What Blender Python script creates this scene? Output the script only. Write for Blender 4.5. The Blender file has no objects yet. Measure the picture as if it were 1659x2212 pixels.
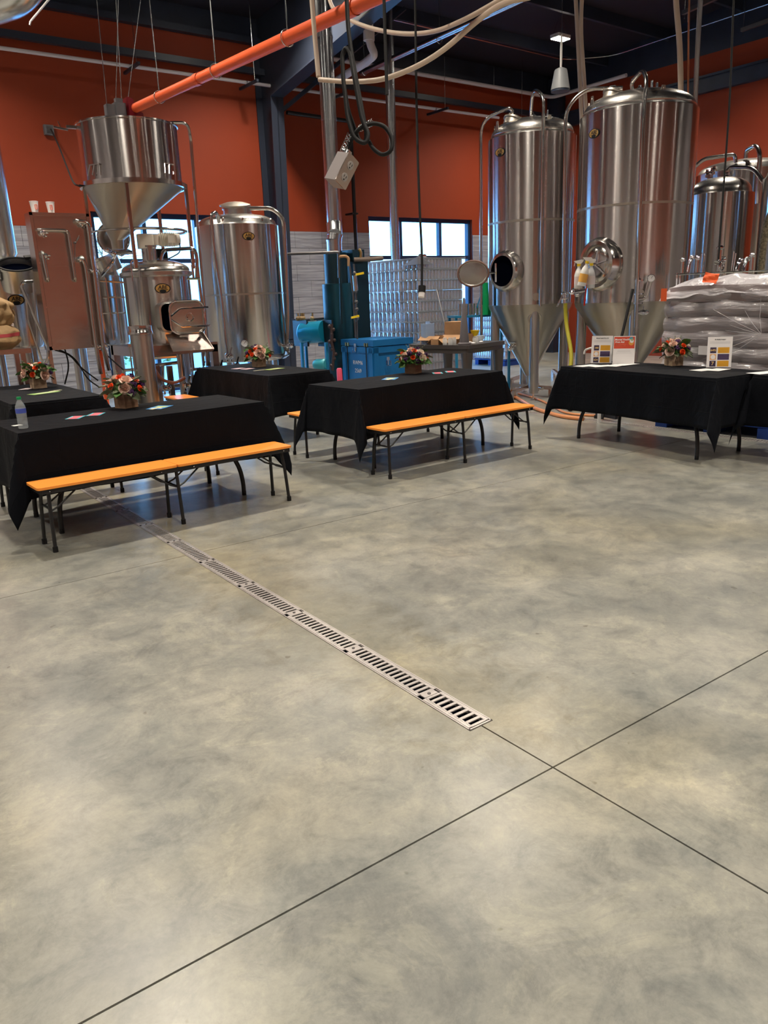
import bpy, bmesh, math, random
import numpy as np
from mathutils import Vector, Matrix, Quaternion
random.seed(7)
PI = math.pi
S = bpy.context.scene
COL = S.collection

# ---------------------------------------------------------------- camera
CAM_H = 1.5
FPX = 1660.0
RX = Vector((0.79840685, -0.60129, -0.03278))     # filled below from two vanishing points
def _calib():
    pp = Vector((829.5, 1106.0)); f = FPX
    def d(v):
        return Vector((v[0]-pp[0], -(v[1]-pp[1]), -f)).normalized()
    X = d((3150.0, 552.0)); Y0 = d((-452.0, 691.0))
    Z = X.cross(Y0).normalized(); Y = Z.cross(X)
    return Matrix((X, Y, Z))          # rows: world axes in camera space (camera -> world)
RC = _calib()
cam_d = bpy.data.cameras.new('camera'); cam = bpy.data.objects.new('camera', cam_d)
COL.objects.link(cam); S.camera = cam
cam_d.sensor_fit = 'HORIZONTAL'; cam_d.sensor_width = 36.0
cam_d.lens = FPX/1659.0*36.0; cam_d.clip_start = .05; cam_d.clip_end = 300
M4 = RC.to_4x4(); M4.translation = Vector((0, 0, CAM_H)); cam.matrix_world = M4

# ---------------------------------------------------------------- world, exposure
W = bpy.data.worlds.new('world'); S.world = W; W.use_nodes = True
bg = W.node_tree.nodes['Background']
bg.inputs[0].default_value = (0.17, 0.50, 1.0, 1); bg.inputs[1].default_value = 9.0
S.view_settings.view_transform = 'Standard'; S.view_settings.look = 'None'
S.view_settings.gamma = 1; S.view_settings.use_curve_mapping = False
S.view_settings.exposure = 0.0
LAMP_W = 146.0
LAMP_COL = (1.0, 0.90, 0.76)

def ray(px, py):
    return RC @ Vector((px-829.5, -(py-1106.0), -FPX))
def at(px, py, X=None, Y=None, Z=None, D=None, T=None):
    """point seen at a pixel of the photograph on a named plane (X=, Y=, Z=), at horizontal distance D or depth T"""
    r = ray(px, py)
    if X is not None: t = X/r.x
    elif Y is not None: t = Y/r.y
    elif Z is not None: t = (Z-CAM_H)/r.z
    elif D is not None: t = D/math.hypot(r.x, r.y)
    else: t = T/FPX
    return Vector((0, 0, CAM_H)) + r*t

# ---------------------------------------------------------------- helpers
class MB:
    def __init__(s): s.v = []; s.f = []; s.m = []; s.mi = 0
    def add(s, vs, fs, M=None):
        o = len(s.v)
        if M is not None: vs = [M @ Vector(v) for v in vs]
        s.v += [tuple(v) for v in vs]
        s.f += [tuple(i+o for i in f) for f in fs]; s.m += [s.mi]*len(fs)
        return s
    def box(s, c, d, M=None, rz=0):
        x, y, z = d[0]/2, d[1]/2, d[2]/2
        vs = [(-x,-y,-z),(x,-y,-z),(x,y,-z),(-x,y,-z),(-x,-y,z),(x,-y,z),(x,y,z),(-x,y,z)]
        T = Matrix.Translation(c) @ Matrix.Rotation(rz, 4, 'Z')
        if M is not None: T = M @ T
        return s.add(vs, [(0,3,2,1),(4,5,6,7),(0,1,5,4),(1,2,6,5),(2,3,7,6),(3,0,4,7)], T)
    def rbox(s, c, d, r=.02, n=3, M=None, rz=0, axis='Z'):
        """box with rounded vertical edges"""
        x, y = d[0]/2-r, d[1]/2-r; pts = []
        for cx, cy, a0 in ((x,y,0),(-x,y,PI/2),(-x,-y,PI),(x,-y,1.5*PI)):
            for k in range(n+1):
                a = a0+PI/2*k/n; pts.append((cx+r*math.cos(a), cy+r*math.sin(a)))
        T = Matrix.Translation(c) @ Matrix.Rotation(rz, 4, 'Z')
        if M is not None: T = M @ T
        return s.prism(pts, -d[2]/2, d[2]/2, T)
    def prism(s, pts, z0, z1, M=None):
        n = len(pts)
        vs = [(p[0],p[1],z0) for p in pts]+[(p[0],p[1],z1) for p in pts]
        fs = [tuple(range(n-1,-1,-1)), tuple(range(n,2*n))]+[(i,(i+1)%n,n+(i+1)%n,n+i) for i in range(n)]
        return s.add(vs, fs, M)
    def lathe(s, prof, n=32, M=None, cap0=True, cap1=True, off=None):
        """prof: (r,z) list; off: function z -> (dx,dy)"""
        vs = []; fs = []
        for r, z in prof:
            ox, oy = off(z) if off else (0, 0)
            for k in range(n):
                a = 2*PI*k/n; vs.append((ox+r*math.cos(a), oy+r*math.sin(a), z))
        for j in range(len(prof)-1):
            for k in range(n):
                k2 = (k+1) % n
                fs.append((j*n+k, j*n+k2, (j+1)*n+k2, (j+1)*n+k))
        if cap0: fs.append(tuple(range(n-1,-1,-1)))
        if cap1: fs.append(tuple(range((len(prof)-1)*n, len(prof)*n)))
        return s.add(vs, fs, M)
    def cyl(s, a, b, r, r2=None, n=12, caps=True):
        a = Vector(a); b = Vector(b); L = (b-a).length
        q = Vector((0,0,1)).rotation_difference((b-a).normalized()).to_matrix().to_4x4()
        return s.lathe([(r,0),(r if r2 is None else r2,L)], n, Matrix.Translation(a) @ q, caps, caps)
    def tube(s, pts, r, n=8, caps=True, closed=False):
        pts = [Vector(p) for p in pts]; N = len(pts); vs = []; fs = []; up = None
        for i, p in enumerate(pts):
            if closed: t = (pts[(i+1)%N]-pts[i-1]).normalized()
            else: t = (pts[min(i+1,N-1)]-pts[max(i-1,0)]).normalized()
            if up is None:
                up = t.orthogonal().normalized()
            else:
                up = (up - t*up.dot(t)); up = up.normalized() if up.length > 1e-6 else t.orthogonal().normalized()
            w = t.cross(up)
            rr = r[i] if isinstance(r, (list, tuple)) else r
            for k in range(n):
                a = 2*PI*k/n; vs.append(p+up*(rr*math.cos(a))+w*(rr*math.sin(a)))
        for i in range(N if closed else N-1):
            j = (i+1) % N
            for k in range(n):
                k2 = (k+1) % n; fs.append((i*n+k, i*n+k2, j*n+k2, j*n+k))
        if caps and not closed:
            fs.append(tuple(range(n-1,-1,-1))); fs.append(tuple(range((N-1)*n, N*n)))
        return s.add(vs, fs)
    def ball(s, c, r, n=10, m=6, sc=(1,1,1)):
        prof = [(max(r*math.sin(PI*j/m), r*.01), -r*math.cos(PI*j/m)) for j in range(m+1)]
        return s.lathe(prof, n, Matrix.Translation(c) @ Matrix.Diagonal((sc[0],sc[1],sc[2],1)))
    def beam(s, a, b, w, h):
        """rectangular bar from a to b, w wide (horizontal), h high"""
        a = Vector(a); b = Vector(b); t = (b-a).normalized()
        side = t.cross(Vector((0,0,1)))
        side = side.normalized() if side.length > 1e-4 else Vector((1,0,0))
        up = side.cross(t)
        vs = []
        for p in (a, b):
            for sx, sz in ((-1,-1),(1,-1),(1,1),(-1,1)): vs.append(p+side*(sx*w/2)+up*(sz*h/2))
        return s.add(vs, [(0,1,2,3),(7,6,5,4),(0,4,5,1),(1,5,6,2),(2,6,7,3),(3,7,4,0)])
    def grid(s, fn, nu, nv, M=None):
        vs = [fn(i/nu, j/nv) for j in range(nv+1) for i in range(nu+1)]
        fs = [(j*(nu+1)+i, j*(nu+1)+i+1, (j+1)*(nu+1)+i+1, (j+1)*(nu+1)+i) for j in range(nv) for i in range(nu)]
        return s.add(vs, fs, M)
    def mesh(s, name, mats, smooth=True, shift=None, fix=True):
        me = bpy.data.meshes.new(name)
        vs = s.v if shift is None else [(v[0]-shift[0], v[1]-shift[1], v[2]-shift[2]) for v in s.v]
        me.from_pydata(vs, [], s.f)
        for m in (mats if isinstance(mats, (list, tuple)) else [mats]): me.materials.append(m)
        me.polygons.foreach_set('material_index', s.m)
        if fix:
            bm = bmesh.new(); bm.from_mesh(me); bmesh.ops.recalc_face_normals(bm, faces=bm.faces); bm.to_mesh(me); bm.free()
        if smooth:
            me.polygons.foreach_set('use_smooth', [True]*len(me.polygons))
            me.set_sharp_from_angle(angle=math.radians(38))
        me.update(); return me

def arc_pts(pts, rad=.12, n=6):
    """polyline with rounded corners"""
    pts = [Vector(p) for p in pts]; out = [pts[0]]
    for i in range(1, len(pts)-1):
        a, b, c = pts[i-1], pts[i], pts[i+1]
        r = min(rad, (b-a).length*.49, (c-b).length*.49)
        p0 = b+(a-b).normalized()*r; p2 = b+(c-b).normalized()*r
        for k in range(n+1):
            t = k/n; out.append(p0*(1-t)**2+b*2*t*(1-t)+p2*t*t)
    out.append(pts[-1]); return out
def wloc(o):
    v = Vector((0,0,0))
    while o: v = v + o.location; o = o.parent
    return v
def part(name, mb, mat, parent=None, world=False, smooth=True, loc=None, label=None, kind=None, fix=True):
    """world=True: the shape was written in world coordinates"""
    sh = wloc(parent) if (world and parent) else None
    me = mb if isinstance(mb, bpy.types.Mesh) else mb.mesh(name, mat, smooth, sh, fix)
    o = bpy.data.objects.new(name, me); COL.objects.link(o); o.parent = parent
    if loc is not None: o.location = loc
    if label: o['label'] = label
    if kind: o['kind'] = kind
    return o
def thing(name, label, cat, loc=(0,0,0), rz=0, group=None):
    o = bpy.data.objects.new(name, None); COL.objects.link(o); o.empty_display_size = .1
    o.location = loc; o.rotation_euler = (0,0,rz); o['label'] = label; o['category'] = cat
    if group: o['group'] = group
    return o
def solo(name, mb, mat, label, cat, loc=(0,0,0), rz=0, group=None, world=False, smooth=True):
    me = mb.mesh(name, mat, smooth, loc if world else None)
    o = bpy.data.objects.new(name, me); COL.objects.link(o); o.location = loc; o.rotation_euler = (0,0,rz)
    o['label'] = label; o['category'] = cat
    if group: o['group'] = group
    return o
def struct(name, mb, mat, parent=None, smooth=False):
    o = part(name, mb, mat, parent, smooth=smooth)
    if parent is None: o['kind'] = 'structure'
    return o
def dup_tree(root, loc, rz=None, label=None, group=None):
    def cp(o, par):
        c = o.copy(); COL.objects.link(c); c.parent = par
        for ch in list(kids.get(o, [])): cp(ch, c)
        return c
    kids = {}
    for o in COL.objects:
        if o.parent: kids.setdefault(o.parent, []).append(o)
    r = cp(root, None); r.location = loc
    if rz is not None: r.rotation_euler = (0,0,rz)
    if label: r['label'] = label
    if group: r['group'] = group
    return r

# ---------------------------------------------------------------- materials
def mat(name, col, rough=.5, metal=0, spec=.5, emis=None, es=0, alpha=1, trans=0, ior=1.45, noise=None, bump=None, coat=0):
    """noise=(scale, amount[, stretch]) colour variation; bump=(scale, strength[, stretch])"""
    m = bpy.data.materials.new(name); m.use_nodes = True; nt = m.node_tree; b = nt.nodes['Principled BSDF']
    b.inputs['Base Color'].default_value = (*col, 1); b.inputs['Roughness'].default_value = rough
    b.inputs['Metallic'].default_value = metal; b.inputs['Specular IOR Level'].default_value = spec
    b.inputs['Coat Weight'].default_value = coat
    if emis: b.inputs['Emission Color'].default_value = (*emis, 1); b.inputs['Emission Strength'].default_value = es
    b.inputs['Alpha'].default_value = alpha; b.inputs['Transmission Weight'].default_value = trans; b.inputs['IOR'].default_value = ior
    if noise or bump:
        tc = nt.nodes.new('ShaderNodeTexCoord')
    if noise:
        mp = nt.nodes.new('ShaderNodeMapping'); mp.inputs['Scale'].default_value = noise[2] if len(noise) > 2 else (1,1,1)
        nt.links.new(tc.outputs['Object'], mp.inputs[0])
        n = nt.nodes.new('ShaderNodeTexNoise'); n.inputs['Scale'].default_value = noise[0]; n.inputs['Detail'].default_value = 5
        nt.links.new(mp.outputs[0], n.inputs['Vector'])
        mr = nt.nodes.new('ShaderNodeMapRange'); mr.inputs[1].default_value = .3; mr.inputs[2].default_value = .7
        mr.inputs[3].default_value = 1-noise[1]; mr.inputs[4].default_value = 1+noise[1]*.6
        nt.links.new(n.outputs['Fac'], mr.inputs[0])
        mx = nt.nodes.new('ShaderNodeMix'); mx.data_type = 'RGBA'; mx.blend_type = 'MULTIPLY'; mx.inputs[0].default_value = 1
        mx.inputs[6].default_value = (*col, 1); nt.links.new(mr.outputs[0], mx.inputs[7]); nt.links.new(mx.outputs[2], b.inputs['Base Color'])
    if bump:
        mp = nt.nodes.new('ShaderNodeMapping'); mp.inputs['Scale'].default_value = bump[2] if len(bump) > 2 else (1,1,1)
        nt.links.new(tc.outputs['Object'], mp.inputs[0])
        n = nt.nodes.new('ShaderNodeTexNoise'); n.inputs['Scale'].default_value = bump[0]; n.inputs['Detail'].default_value = 4
        nt.links.new(mp.outputs[0], n.inputs['Vector'])
        bp = nt.nodes.new('ShaderNodeBump'); bp.inputs['Strength'].default_value = bump[1]; bp.inputs['Distance'].default_value = .02
        nt.links.new(n.outputs['Fac'], bp.inputs['Height']); nt.links.new(bp.outputs[0], b.inputs['Normal'])
    return m
def steel_tank(name, col=(.58,.55,.54), rough=.19, aniso=1.0, wave=.32):
    """circumferentially brushed stainless sheet: radial tangent round the Z axis, faint waviness of the sheet"""
    m = bpy.data.materials.new(name); m.use_nodes = True; nt = m.node_tree; b = nt.nodes['Principled BSDF']
    b.inputs['Base Color'].default_value = (*col, 1); b.inputs['Metallic'].default_value = 1
    b.inputs['Roughness'].default_value = rough; b.inputs['Anisotropic'].default_value = aniso
    tg = nt.nodes.new('ShaderNodeTangent'); tg.direction_type = 'RADIAL'; tg.axis = 'Z'
    nt.links.new(tg.outputs[0], b.inputs['Tangent']); b.inputs['Anisotropic Rotation'].default_value = .25
    tc = nt.nodes.new('ShaderNodeTexCoord'); mp = nt.nodes.new('ShaderNodeMapping'); mp.inputs['Scale'].default_value = (1,1,.12)
    nt.links.new(tc.outputs['Object'], mp.inputs[0])
    n = nt.nodes.new('ShaderNodeTexNoise'); n.inputs['Scale'].default_value = 2.2; n.inputs['Detail'].default_value = 1
    nt.links.new(mp.outputs[0], n.inputs['Vector'])
    bp = nt.nodes.new('ShaderNodeBump'); bp.inputs['Strength'].default_value = wave; bp.inputs['Distance'].default_value = .03
    nt.links.new(n.outputs['Fac'], bp.inputs['Height']); nt.links.new(bp.outputs[0], b.inputs['Normal'])
    return m
STEEL = steel_tank('brushed_steel')
STEELM = mat('matte_steel', (.50,.46,.40), .38, 1, bump=(6,.15,(1,1,.2)))
TUBE = mat('polished_tube', (.66,.63,.60), .16, 1)
CHROME = mat('chrome', (.8,.8,.82), .08, 1)
DSTEEL = mat('dark_steel', (.16,.15,.15), .4, .8)
PSTEEL = mat('panel_steel', (.60,.50,.46), .24, 1, bump=(3,.2))
GALV = mat('galvanised_duct', (.62,.63,.64), .24, 1, bump=(8,.1,(1,1,.3)))
NAVY = mat('navy_paint', (.020,.028,.050), .45, noise=(3,.2))
NAVYL = mat('navy_beam_paint', (.026,.033,.052), .38)
CEILM = mat('dark_ceiling', (.013,.011,.022), .75)
BLACKM = mat('black_metal', (.012,.012,.014), .38)
BLACKR = mat('black_rubber', (.009,.009,.010), .6, spec=.3)
VOID = mat('interior_shade', (.001,.0015,.004), .9, spec=0)  # near-black colour standing in for the shade inside openings
ORANGE = mat('orange_wall_paint', (.275,.035,.0065), .65, noise=(.8,.08))
PIPEO = mat('orange_pipe', (.85,.13,.04), .4)
SEATO = mat('orange_seat', (.98,.33,.05), .42, bump=(300,.05))
WHITE = mat('white_paint', (.72,.70,.68), .5)
PVC = mat('white_pvc', (.62,.58,.60), .45)
HOSEW = mat('cream_hose', (.62,.50,.40), .45)
PAPER = mat('white_paper', (.80,.78,.78), .7)
CREAM = mat('cream_motor_paint', (.88,.83,.72), .5)
TEAL = mat('teal_paint', (.006,.05,.075), .28, noise=(4,.2))
TEALD = mat('dark_teal_paint', (.005,.022,.032), .35)
BLUEB = mat('blue_crate_paint', (.005,.13,.36), .45, noise=(2,.1))
BLUET = mat('blue_tank_paint', (.02,.20,.38), .3)
BLUEP = mat('blue_pallet_paint', (.01,.05,.28), .6)
REDM = mat('dark_red_paint', (.13,.006,.012), .35)
ORH = mat('copper_hose', (.62,.24,.09), .45)
YHOSE = mat('yellow_hose', (.42,.37,.03), .4)
BROWN = mat('cardboard', (.42,.24,.12), .8, noise=(6,.15))
KRAFT = mat('kraft_paper', (.36,.23,.11), .75, noise=(8,.2), bump=(14,.6))
REDST = mat('red_print', (.45,.06,.07), .7)
GREEN = mat('green_plastic', (.0,.30,.09), .4)
YELL = mat('yellow_plastic', (.85,.60,.02), .4)
REDP = mat('red_plastic', (.60,.02,.01), .4)
GOLD = mat('gold_print', (.60,.38,.12), .35, .6)
COPPER = mat('copper', (.70,.28,.15), .3, 1)
BRASS = mat('brass', (.55,.38,.15), .35, 1)
WOODP = mat('whitewashed_wood', (.52,.38,.25), .7, noise=(9,.35,(1,1,4)))
WOODB = mat('brown_wood', (.34,.20,.12), .7, noise=(9,.35,(1,1,4)))
GLASS = mat('clear_glass', (.95,.98,1), .02, trans=1, ior=1.1)
PET = mat('clear_plastic', (.9,.95,1), .05, trans=1, ior=1.3)
PETB = mat('clear_bottle_plastic', (.75,.82,.86), .12, alpha=.27, spec=1)
DENV = mat('dark_glass_outdoor', (.1,.12,.1), .6)
CAN = mat('can_aluminium', (.70,.68,.70), .22, 1)
ROSE = mat('blush_petal', (.86,.62,.52), .6)
ROSEC = mat('cream_petal', (.86,.74,.62), .6)
ORF = mat('orange_petal', (.85,.11,.02), .6)
PURF = mat('purple_petal', (.06,.01,.09), .6)
LEAF = mat('green_leaf', (.06,.16,.03), .5)
LEAFD = mat('dusty_leaf', (.14,.17,.10), .6)
CONE = mat('grey_spike', (.12,.11,.12), .5)

def cloth_mat():
    m = mat('black_cloth', (.0022,.0032,.0062), .72, spec=.14)
    nt = m.node_tree; b = nt.nodes['Principled BSDF']
    b.inputs['Sheen Weight'].default_value = .012; b.inputs['Sheen Roughness'].default_value = .5
    tc = nt.nodes.new('ShaderNodeTexCoord')
    br = nt.nodes.new('ShaderNodeTexBrick'); br.offset = 0
    br.inputs['Scale'].default_value = 1; br.inputs['Brick Width'].default_value = .27; br.inputs['Row Height'].default_value = .27
    br.inputs['Mortar Size'].default_value = .006; br.inputs['Mortar Smooth'].default_value = 1
    nt.links.new(tc.outputs['UV'], br.inputs['Vector'])
    n = nt.nodes.new('ShaderNodeTexNoise'); n.inputs['Scale'].default_value = 5; n.inputs['Detail'].default_value = 3; n.inputs['Distortion'].default_value = 1.2
    nt.links.new(tc.outputs['Object'], n.inputs['Vector'])
    ad = nt.nodes.new('ShaderNodeMath'); ad.operation = 'MULTIPLY_ADD'; ad.inputs[1].default_value = .12
    nt.links.new(br.outputs['Fac'], ad.inputs[0]); nt.links.new(n.outputs['Fac'], ad.inputs[2])
    bp = nt.nodes.new('ShaderNodeBump'); bp.inputs['Strength'].default_value = .55; bp.inputs['Distance'].default_value = .02
    nt.links.new(ad.outputs[0], bp.inputs['Height']); nt.links.new(bp.outputs[0], b.inputs['Normal'])
    return m
CLOTH = cloth_mat()

def concrete_mat():
    m = bpy.data.materials.new('polished_concrete'); m.use_nodes = True; nt = m.node_tree; b = nt.nodes['Principled BSDF']
    N = nt.nodes.new; L = nt.links.new
    tc = N('ShaderNodeNewGeometry')
    def noise(scale, detail, dist=0, rough=.55):
        n = N('ShaderNodeTexNoise'); n.inputs['Scale'].default_value = scale; n.inputs['Detail'].default_value = detail
        n.inputs['Distortion'].default_value = dist; n.inputs['Roughness'].default_value = rough
        L(tc.outputs['Position'], n.inputs['Vector']); return n
    def ramp(src, stops):
        r = N('ShaderNodeValToRGB'); e = r.color_ramp.elements
        while len(e) < len(stops): e.new(.5)
        for i, (p, c) in enumerate(stops): e[i].position = p; e[i].color = (*c, 1)
        L(src, r.inputs[0]); return r
    def mix(mode, fac, a, bb):
        x = N('ShaderNodeMix'); x.data_type = 'RGBA'; x.blend_type = mode
        if isinstance(fac, float): x.inputs[0].default_value = fac
        else: L(fac, x.inputs[0])
        L(a, x.inputs[6]); L(bb, x.inputs[7]); return x.outputs[2]
    big = noise(1.25, 13, .25, .70)
    base = ramp(big.outputs['Fac'], [(.36,(.185,.19,.176)),(.46,(.235,.237,.214)),(.54,(.285,.283,.25)),(.66,(.35,.34,.295))])
    warm = noise(.55, 4, .3); wr = ramp(warm.outputs['Fac'], [(.48,(1,1,1)),(.66,(1.0,.95,.84))])
    c = mix('MULTIPLY', 1.0, base.outputs[0], wr.outputs[0])
    med = noise(6.0, 15, .45, .80); mr = ramp(med.outputs['Fac'], [(.36,(.72,.73,.75)),(.50,(1,1,1)),(.65,(1.2,1.185,1.14))])
    c = mix('MULTIPLY', 1.0, c, mr.outputs[0])
    fine = noise(60, 4, 0, .7); fr = ramp(fine.outputs['Fac'], [(.3,(.93,.93,.93)),(.7,(1.05,1.05,1.05))])
    c = mix('MULTIPLY', 1.0, c, fr.outputs[0])
    spk = noise(14, 2, 0, .5); sr = ramp(spk.outputs['Fac'], [(.73,(1,1,1)),(.77,(.62,.6,.56))])
    c = mix('MULTIPLY', 1.0, c, sr.outputs[0])
    L(c, b.inputs['Base Color'])
    # hard-edged worn patches
    ht = noise(2.4, 15, .9, .74); hr = ramp(ht.outputs['Fac'], [(.40,(.86,.88,.90)),(.47,(1,1,1)),(.545,(1,1,1)),(.565,(1.13,1.12,1.08))])
    c = mix('MULTIPLY', 1.0, c, hr.outputs[0])
    # rusty beige halo along the drain
    sx_ = N('ShaderNodeSeparateXYZ'); L(tc.outputs['Position'], sx_.inputs[0])
    def mth(op, a, b=None):
        q = N('ShaderNodeMath'); q.operation = op
        for k, v in enumerate((a, b)):
            if v is None: continue
            if isinstance(v, (int, float)): q.inputs[k].default_value = v
            else: L(v, q.inputs[k])
        return q.outputs[0]
    dxx = mth('ABSOLUTE', mth('SUBTRACT', sx_.outputs[0], 1.80)); dy_ = mth('MAXIMUM', mth('SUBTRACT', 1.75, sx_.outputs[1]), 0.0)
    dd = mth('ADD', mth('ADD', dxx, mth('MULTIPLY', dy_, 1.3)), mth('MULTIPLY', mth('SUBTRACT', med.outputs['Fac'], .5), 1.1))
    hm = N('ShaderNodeMapRange'); hm.inputs[1].default_value = .42; hm.inputs[2].default_value = .02; hm.inputs[3].default_value = 0; hm.inputs[4].default_value = .75; L(dd, hm.inputs[0])
    rgbn = N('ShaderNodeRGB'); rgbn.outputs[0].default_value = (1.16,1.04,.80,1)
    c = mix('MULTIPLY', hm.outputs[0], c, rgbn.outputs[0])
    L(c, b.inputs['Base Color'])
    b.inputs['Coat Weight'].default_value = .35; b.inputs['Coat Roughness'].default_value = .27
    rr = N('ShaderNodeMapRange'); rr.inputs[1].default_value = .3; rr.inputs[2].default_value = .7
    rr.inputs[3].default_value = .26; rr.inputs[4].default_value = .42
    L(med.outputs['Fac'], rr.inputs[0]); L(rr.outputs[0], b.inputs['Roughness'])
    b.inputs['Specular IOR Level'].default_value = .5
    bp = N('ShaderNodeBump'); bp.inputs['Strength'].default_value = .12; bp.inputs['Distance'].default_value = .004
    L(med.outputs['Fac'], bp.inputs['Height']); L(bp.outputs[0], b.inputs['Normal'])
    return m
CONC = concrete_mat()
JOINT = mat('joint_filler', (.035,.030,.028), .8)

def tile_mat():
    m = mat('grey_striated_tile', (.36,.36,.40), .5)
    nt = m.node_tree; b = nt.nodes['Principled BSDF']; N = nt.nodes.new; L = nt.links.new
    g = N('ShaderNodeNewGeometry'); mp = N('ShaderNodeMapping'); mp.inputs['Scale'].default_value = (1.1,1,22)
    L(g.outputs['Position'], mp.inputs[0])
    n = N('ShaderNodeTexNoise'); n.inputs['Scale'].default_value = 1.6; n.inputs['Detail'].default_value = 4; n.inputs['Distortion'].default_value = .6
    L(mp.outputs[0], n.inputs['Vector'])
    r = N('ShaderNodeValToRGB'); r.color_ramp.elements[0].position = .3; r.color_ramp.elements[1].position = .7
    r.color_ramp.elements[0].color = (.20,.20,.23,1); r.color_ramp.elements[1].color = (.42,.42,.46,1)
    L(n.outputs['Fac'], r.inputs[0]); L(r.outputs[0], b.inputs['Base Color'])
    return m
TILE = tile_mat()
GROUT = mat('dark_grout', (.05,.05,.06), .8)

# ---------------------------------------------------------------- lamps (high bays)
CZ = lambda y: 6.28 + .075*(13.5-y)          # underside of the roof
lamp_spots = [(x, y) for x in (-3.6, 1.9, 6.85, 12.9) for y in (11.2, 7.0, .8, -4.6)]
# ================================================================ room shell
YB, XR, XL, YF = 13.5, 15.4, -5.5, -7.5
# floor: slabs with recessed joints, drain channel left open
fl_root = part('floor', MB().box((4.95, 3.0, -.11), (20.9, 21.0, .1)), JOINT, smooth=False); fl_root['kind'] = 'structure'
G = .0032
ys = [YF, -4.4, -1.47, None, None, 7.35, 10.3, YB]      # None: the skewed joints seen in the photo
def jy(i, x):
    if i == 3: return 1.485-.018*x
    if i == 4: return 4.41-.012*x
    return ys[i]
DX0, DX1 = 1.716, 1.785      # drain centre at its near and far end
DY0, DY1 = 1.79, 7.3
def dx(y): return DX0+(DX1-DX0)*(y-DY0)/(DY1-DY0) if y > DY0 else DX0
xs = [XL, -4.0, 'd', 7.4, XR]
def slab(pts):
    part('slab', MB().prism(pts, -.05, 0), CONC, fl_root, smooth=False)
HW = .0565
for i in range(len(ys)-1):
    for k in range(len(xs)-1):
        xa, xb = xs[k], xs[k+1]
        def X(v, y, s):
            if v == 'd':
                w = G if not (i in (3, 4) and y > 1.6) else HW
                return dx(y)+s*w
            if v == 7.4 and y > 3.0: return v+s*.05
            return v + (s*G if v not in (XL, XR) else 0)
        q = lambda v: v if v != 'd' else DX0
        ya0, ya1 = jy(i, q(xa))+G, jy(i, q(xb))+G
        yb0, yb1 = jy(i+1, q(xa))-G, jy(i+1, q(xb))-G
        pts = [(X(xa, ya0, 1), ya0), (X(xb, ya1, -1), ya1)]
        if xb == 'd' and i == 3:
            pts += [(DX0-G, DY0-.004), (DX0-HW, DY0-.004)]
        pts += [(X(xb, yb1, -1), yb1), (X(xa, yb0, 1), yb0)]
        if xa == 'd' and i == 3:
            pts += [(DX0+HW, DY0-.004), (DX0+G, DY0-.004)]
        slab(pts)

# trench drain covers
grate = thing('trench_drain', 'long slotted steel trench drain running under the front left table', 'drain', (DX0, DY0, -.03))
ang = -math.atan2(DX1-DX0, DY1-DY0)
grate.rotation_euler = (0,0,ang)
GM = mat('drain_steel', (.60,.56,.54), .34, .55, noise=(20,.15))
def grate_mesh(n, L):
    b = MB(); w = .096; t = .004
    b.box((-w/2+.008, L/2, 0), (.016, L, t)); b.box((w/2-.008, L/2, 0), (.016, L, t))
    p = L/n
    for k in range(n+1):
        ww = .0135 if 0 < k < n else .0085
        yy = k*p if 0 < k < n else (.004 if k == 0 else L-.004)
        b.box((0, yy, 0), (w-.03, ww if 0 < k < n else .012, t))
        # pressed collar round each slot: raised bead on one side
        if k < n:
            b.box((-.034, (k+.5)*p, .0026), (.006, p*.5, .0015)); b.box((.034, (k+.5)*p, .0026), (.006, p*.5, .0015))
    return b.mesh('grate', GM, False)
g16 = grate_mesh(16, .496); g8 = grate_mesh(8, .262)
y = .012; k = 0
part('grate', g8, None, grate, loc=(0, y, .031)); y += .27
scr = MB().cyl((0,0,0),(0,0,.003),.007).mesh('screw', DSTEEL)
pl = MB().box((0,0,0),(.066,.03,.004)).mesh('cover_plate', GM, False)
while y < DY1-DY0-.5:
    part('cover_plate', pl, None, grate, loc=(0, y+.012, .031)); part('screw', scr, None, grate, loc=(0, y+.012, .033)); y += .028
    part('grate', g16, None, grate, loc=(0, y, .031)); y += .5
Ld = y+.01
fr = MB()
for s in (-1, 1):
    fr.box((s*.0525, Ld/2, .029), (.005, Ld, .007)); fr.box((s*.0495, Ld/2, .012), (.003, Ld, .03))
fr.box((0, .003, .029), (.11, .006, .007)); fr.box((0, Ld/2, -.017), (.1, Ld, .004))
part('frame', fr, GM, grate, smooth=False)
part('channel', MB().box((0, Ld/2, .002), (.097, Ld-.01, .004)).box((0, Ld/2, .012), (.001,.001,.02)), VOID, grate, smooth=False)  # black sheet painted as the shade below the slots
# second drain on the right, seen under the sign table
d2 = thing('trench_drain', 'slotted trench drain passing behind the black sign table on the right', 'drain', (7.4, 3.05, -.03))
b = MB()
for s in (-1, 1): b.box((s*.046, 5.2, .028), (.006, 10.4, .006))
b.box((0, 5.2, -.015), (.09, 10.4, .004)); part('frame', b, GM, d2, smooth=False)
yy = .01
while yy < 4.8:
    part('grate', g16, None, d2, loc=(0, yy, .031)); yy += .502
b = MB()
while yy < 10.3:
    for k in range(16): b.box((0, yy+.031*k, .031), (.09, .014, .004))
    yy += .502
o = part('far_bars', b, GM, d2, smooth=False, kind='stuff')

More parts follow.
